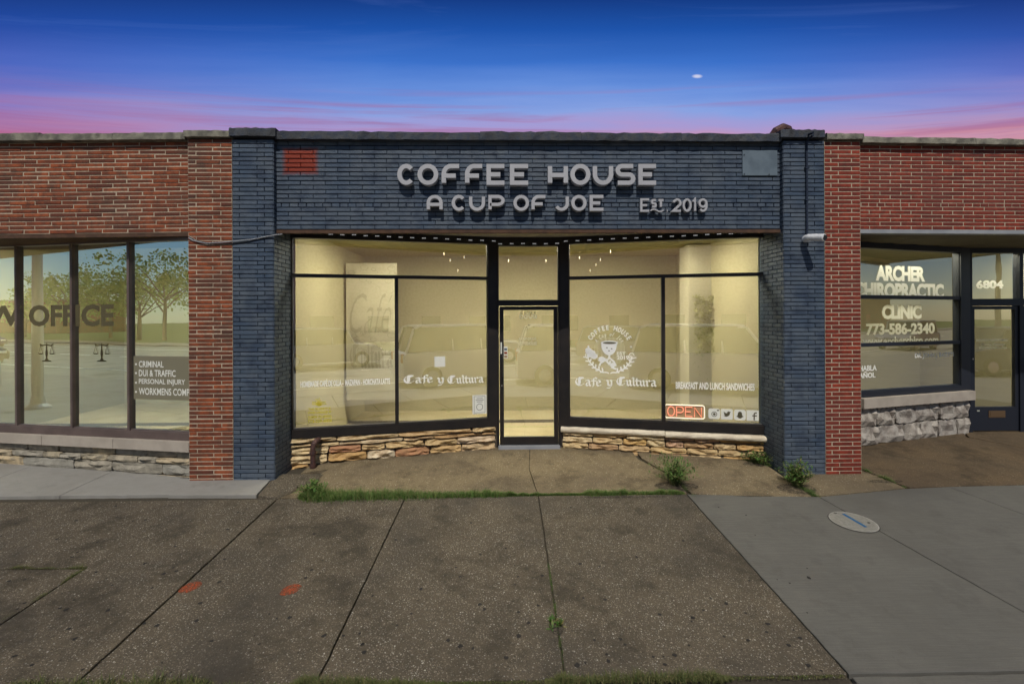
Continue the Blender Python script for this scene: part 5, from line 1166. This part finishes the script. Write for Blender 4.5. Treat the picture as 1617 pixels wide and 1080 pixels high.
# ================================================================== THE STREET BEHIND, SEEN MIRRORED IN THE GLASS
def car(x, y, rz, paint, label, suv=True, L_=4.8, w_=1.9, h=1.78):
    root = empty('parked_car', (x, y, RZ), rz, label=label, cat='car')
    T = Matrix.Translation((x, y, RZ)) @ Matrix.Rotation(rz, 4, 'Z')
    m = mat('car_paint', paint, .25, spec=.6)
    k = h / 1.78; hw = w_ / 2
    low = [(-L_ / 2, .35), (-L_ / 2 + .02, .95 * k), (-L_ / 2 + .15, 1.02 * k), (L_ / 2 - 1.25, 1.06 * k), (L_ / 2 - .25, .93 * k), (L_ / 2, .75 * k), (L_ / 2, .35), (L_ / 2 - .1, .25), (-L_ / 2 + .1, .25)]
    b = MB()
    def loft(prof, rows):
        n = len(prof); vs = []; 
        for yy, sc_, dz_ in rows: vs += [(p[0] * sc_, yy, p[1] + dz_) for p in prof]
        fs = [tuple(range(n)), tuple(range(len(rows) * n - 1, (len(rows) - 1) * n - 1, -1))]
        for r in range(len(rows) - 1): fs += [(r * n + i, r * n + (i + 1) % n, (r + 1) * n + (i + 1) % n, (r + 1) * n + i) for i in range(n)]
        b.add(vs, fs)
    loft(low, [(-hw, .985, 0), (-hw + .06, 1, .02), (hw - .06, 1, .02), (hw, .985, 0)])
    b.build('body', m, root, T, smooth=False)
    top = ([(-L_ / 2 + .12, 1.03 * k), (-L_ / 2 + .38, h - .06), (-L_ / 2 + .6, h), (.55, h), (.8, h - .05), (L_ / 2 - 1.25, 1.05 * k)] if suv else [(-L_ / 2 + .55, 1.03 * k), (-L_ / 2 + 1.2, h - .05), (-.1, h), (.35, h - .05), (L_ / 2 - 1.3, 1.05 * k)])
    b = MB(); loft(top, [(-hw + .12, 1, 0), (-hw + .26, .97, -.0), (hw - .26, .97, 0), (hw - .12, 1, 0)]); b.build('cabin', M['car_glass'], root, T)
    b = MB()
    z2 = top[-3 if suv else -3]
    b.box(top[1][0] + .1, top[-2][0] - .05, -hw + .2, hw - .2, h - .02, h + .03)
    for s in (-1, 1):
        yy = s * (hw - .13)
        for (p, q_) in zip(top, top[1:]): b.tube([(p[0], yy, p[1]), (q_[0], yy * .96, q_[1])], .045, 6)
        for xx_ in (-.9, .15): b.tube([(xx_, yy * 1.01, 1.03 * k), (xx_ - .05, yy * .93, h - .02)], .04, 6)
    b.build('roof', m, root, T)
    for sx in (-1, 1):
        for s in (-1, 1):
            cx_ = sx * (L_ / 2 - .95); t = MB().tube([(cx_, s * (hw - .22), .35), (cx_, s * (hw + .01), .35)], .35, 20).build('wheel', M['black'], root, T)
            MB().tube([(cx_, s * (hw + .012), .35), (cx_, s * (hw + .03), .35)], .21, 16).build('rim', M['chrome'], t, T)
    for s in (-1, 1):
        MB().box(L_ / 2 - .12, L_ / 2 + .01, s * .62 - .16, s * .62 + .16, .68 * k, .82 * k).build('headlight', M['white'], root, T)
        MB().box(-L_ / 2 - .012, -L_ / 2 + .1, s * .78 - .1, s * .78 + .1, .75 * k, 1.0 * k).build('tail_light', M['orange_spray'], root, T)
    return root
car(-1.2, -16.2, 0, (.25, .26, .28), 'silver grey sport utility vehicle across the road, mirrored in the emblem window', True)
car(3.0, -8.3, 0, (.62, .63, .63), 'white sport utility vehicle at the kerb, mirrored in the shop windows', True, 5.2, 1.95, 2.0)
car(19.5, -8.6, math.pi, (.08, .09, .11), 'dark wagon at the kerb, mirrored in the clinic door', True, 4.7)
car(36.0, -8.3, math.pi, (.30, .31, .33), 'grey sport utility vehicle farther along the kerb, mirrored in the clinic window', True, 5.0, 1.95, 1.9)
car(-52.0, -16.0, 0, (.02, .04, .12), 'dark blue saloon across the road, mirrored in the office window', False, 4.6, 1.8, 1.45)
car(-33.0, -8.3, 0, (.03, .03, .035), 'black saloon at the kerb, mirrored at the edge of the office window', False, 4.6, 1.8, 1.45)
def tree(x, y, h, cr, seed, label):
    g = random.Random(seed); root = empty('broadleaf_tree', (x, y, RZ + .1), label=label, cat='tree', group='trees across the road')
    b = MB(); base = RZ + .1; b.tube([(x, y, base), (x + .05, y, base + h * .25), (x + .1, y, base + h * .5)], [.22, .17, .11], 8)
    tips = []
    for i in range(9):
        a = g.uniform(0, 6.28); z = base + h * g.uniform(.28, .5); e = (x + math.cos(a) * cr * .7, y + math.sin(a) * cr * .7, base + h * g.uniform(.5, .9)); b.tube([(x + .05, y, z), tuple((Vector((x, y, z)) + Vector(e)) / 2 + Vector((0, 0, .3))), e], [.08, .05, .015], 5); tips.append(Vector(e))
    b.build('trunk', M['bark'], root); lf = MB()
    cl = tips + [Vector((x + g.gauss(0, cr * .45), y + g.gauss(0, cr * .45), base + h * g.uniform(.4, .98))) for _ in range(26)]
    for c_ in cl:
        rr_ = g.uniform(.5, 1.0) * cr * .34
        for _ in range(75):
            d = Vector((g.gauss(0, 1), g.gauss(0, 1), g.gauss(0, .8))).normalized() * rr_ * g.uniform(.4, 1); p = c_ + d; n_ = Vector((g.uniform(-1, 1), g.uniform(-1, 1), g.uniform(-.4, 1))).normalized(); u2 = n_.orthogonal().normalized() * g.uniform(.09, .2); v2 = n_.cross(u2)
            lf.add([p - u2, p - v2 * .6, p + u2, p + v2 * .6], [(0, 1, 2, 3)])
    lf.build('crown', M['leaf'], root, kind='stuff')
TR_L = ['tallest of the trees mirrored in the office window pane by the pier', 'dense tree mirrored above the khaki panel', 'round tree mirrored behind the word office', 'low tree mirrored in the second office pane', 'tree at the far end of the mirrored row', 'tree mirrored in the clinic window']
for i, (x, y, h, cr) in enumerate([(-45, -26, 8.6, 4.4), (-50.5, -27, 7.6, 4.4), (-57, -28, 6.4, 4.0), (-64, -28, 7.4, 4), (-71, -27, 5.6, 3.6), (62, -34, 8, 4.5)]):
    tree(x, y, h, cr, i, TR_L[i])
def far_building(x0, x1, y, h, m, wn, label):
    root = empty('low_building', ((x0 + x1) / 2, y, RZ), label=label, cat='building')
    MB().box(x0, x1, y - 9, y, RZ, RZ + h).build('wall', m, root); MB().box(x0 - .2, x1 + .2, y - 9.2, y + .2, RZ + h, RZ + h + .25).build('roof', M['coping'], root)
    for i in range(wn):
        x = x0 + (x1 - x0) * (i + .5) / wn; MB().box(x - .9, x + .9, y - .02, y + .05, RZ + 1.0, RZ + 2.4).build('window', M['car_glass'], root)
    MB().box(x0 + .6, x0 + 1.6, y - .02, y + .06, RZ + .1, RZ + 2.2).build('door', M['frame'], root)
far_building(-120, -84, -36, 5.0, M['orange_brick'], 5, 'low brown brick building across the lawn')
far_building(-26, 30, -34, 9.5, M['sill'], 12, 'long pale building across the lawn, mirrored in the shop windows')
far_building(60, 96, -30, 5.0, M['orange_brick'], 6, 'low brick building at the end of the lawn')
# lamp post with mast arm, sign post
def place_by_mirror(x, y): return x, y
lx_, ly_ = -12.4, -2.2
lp = empty('street_lamp', (lx_, ly_, gz(ly_)), label='tall grey street lamp with a long curved arm by the kerb', cat='street lamp')
M['galv'] = mat('galvanised_steel', (.26, .27, .27), .6, metal=.3)
z = gz(ly_)
MB().tube([(lx_, ly_, z), (lx_, ly_, z + .05), (lx_, ly_, z + .12), (lx_, ly_, z + .3)], [.26, .24, .15, .12], 16).build('base', M['galv'], lp)
MB().tube([(lx_, ly_, z + .3), (lx_, ly_, z + 8.2)], [.11, .07], 12).build('pole', M['galv'], lp)
MB().tube([(lx_, ly_, z + 7.7), (lx_ + .15, ly_ - .9, z + 8.4), (lx_ + .35, ly_ - 2.2, z + 8.75), (lx_ + .5, ly_ - 3.2, z + 8.8)], .045, 8).build('arm', M['galv'], lp)
MB().box(lx_ + .37, lx_ + .63, ly_ - 3.9, ly_ - 3.15, z + 8.72, z + 8.86).build('lamp_head', M['galv'], lp)
sp_ = empty('sign_post', (-19, -4, gz(-4)), label='short bent hoop post at the kerb by the black saloon', cat='post')
MB().tube([(-19.5, -4, gz(-4)), (-19.5, -4, .6), (-19.4, -4, .72), (-18.7, -4, .72), (-18.6, -4, .6), (-18.6, -4, gz(-4))], .035, 10).build('hoop', M['galv'], sp_)
up = empty('utility_pole', (34.5, -22.3, RZ), label='wooden utility pole across the road, mirrored above the clinic door', cat='pole')
MB().tube([(34.5, -22.3, RZ), (34.5, -22.3, RZ + 11)], [.16, .11], 10).build('pole', M['bark'], up)
MB().box(33.4, 35.6, -22.36, -22.24, RZ + 10, RZ + 10.14).build('crossarm', M['bark'], up)
for dx_ in (-.9, 0, .9):
    MB().tube([(34.5 + dx_ + t * 1.0, -22.3, RZ + 10.2 - 1.1 * (1 - ((t + 40) / 40 - 1) ** 2) * 0 - .9 * math.sin(math.pi * (t + 40) / 40 / 1.0) * (1 if t < 0 else 1)) for t in range(-40, 1, 5)], .015, 4).build('wire', M['black'], up)
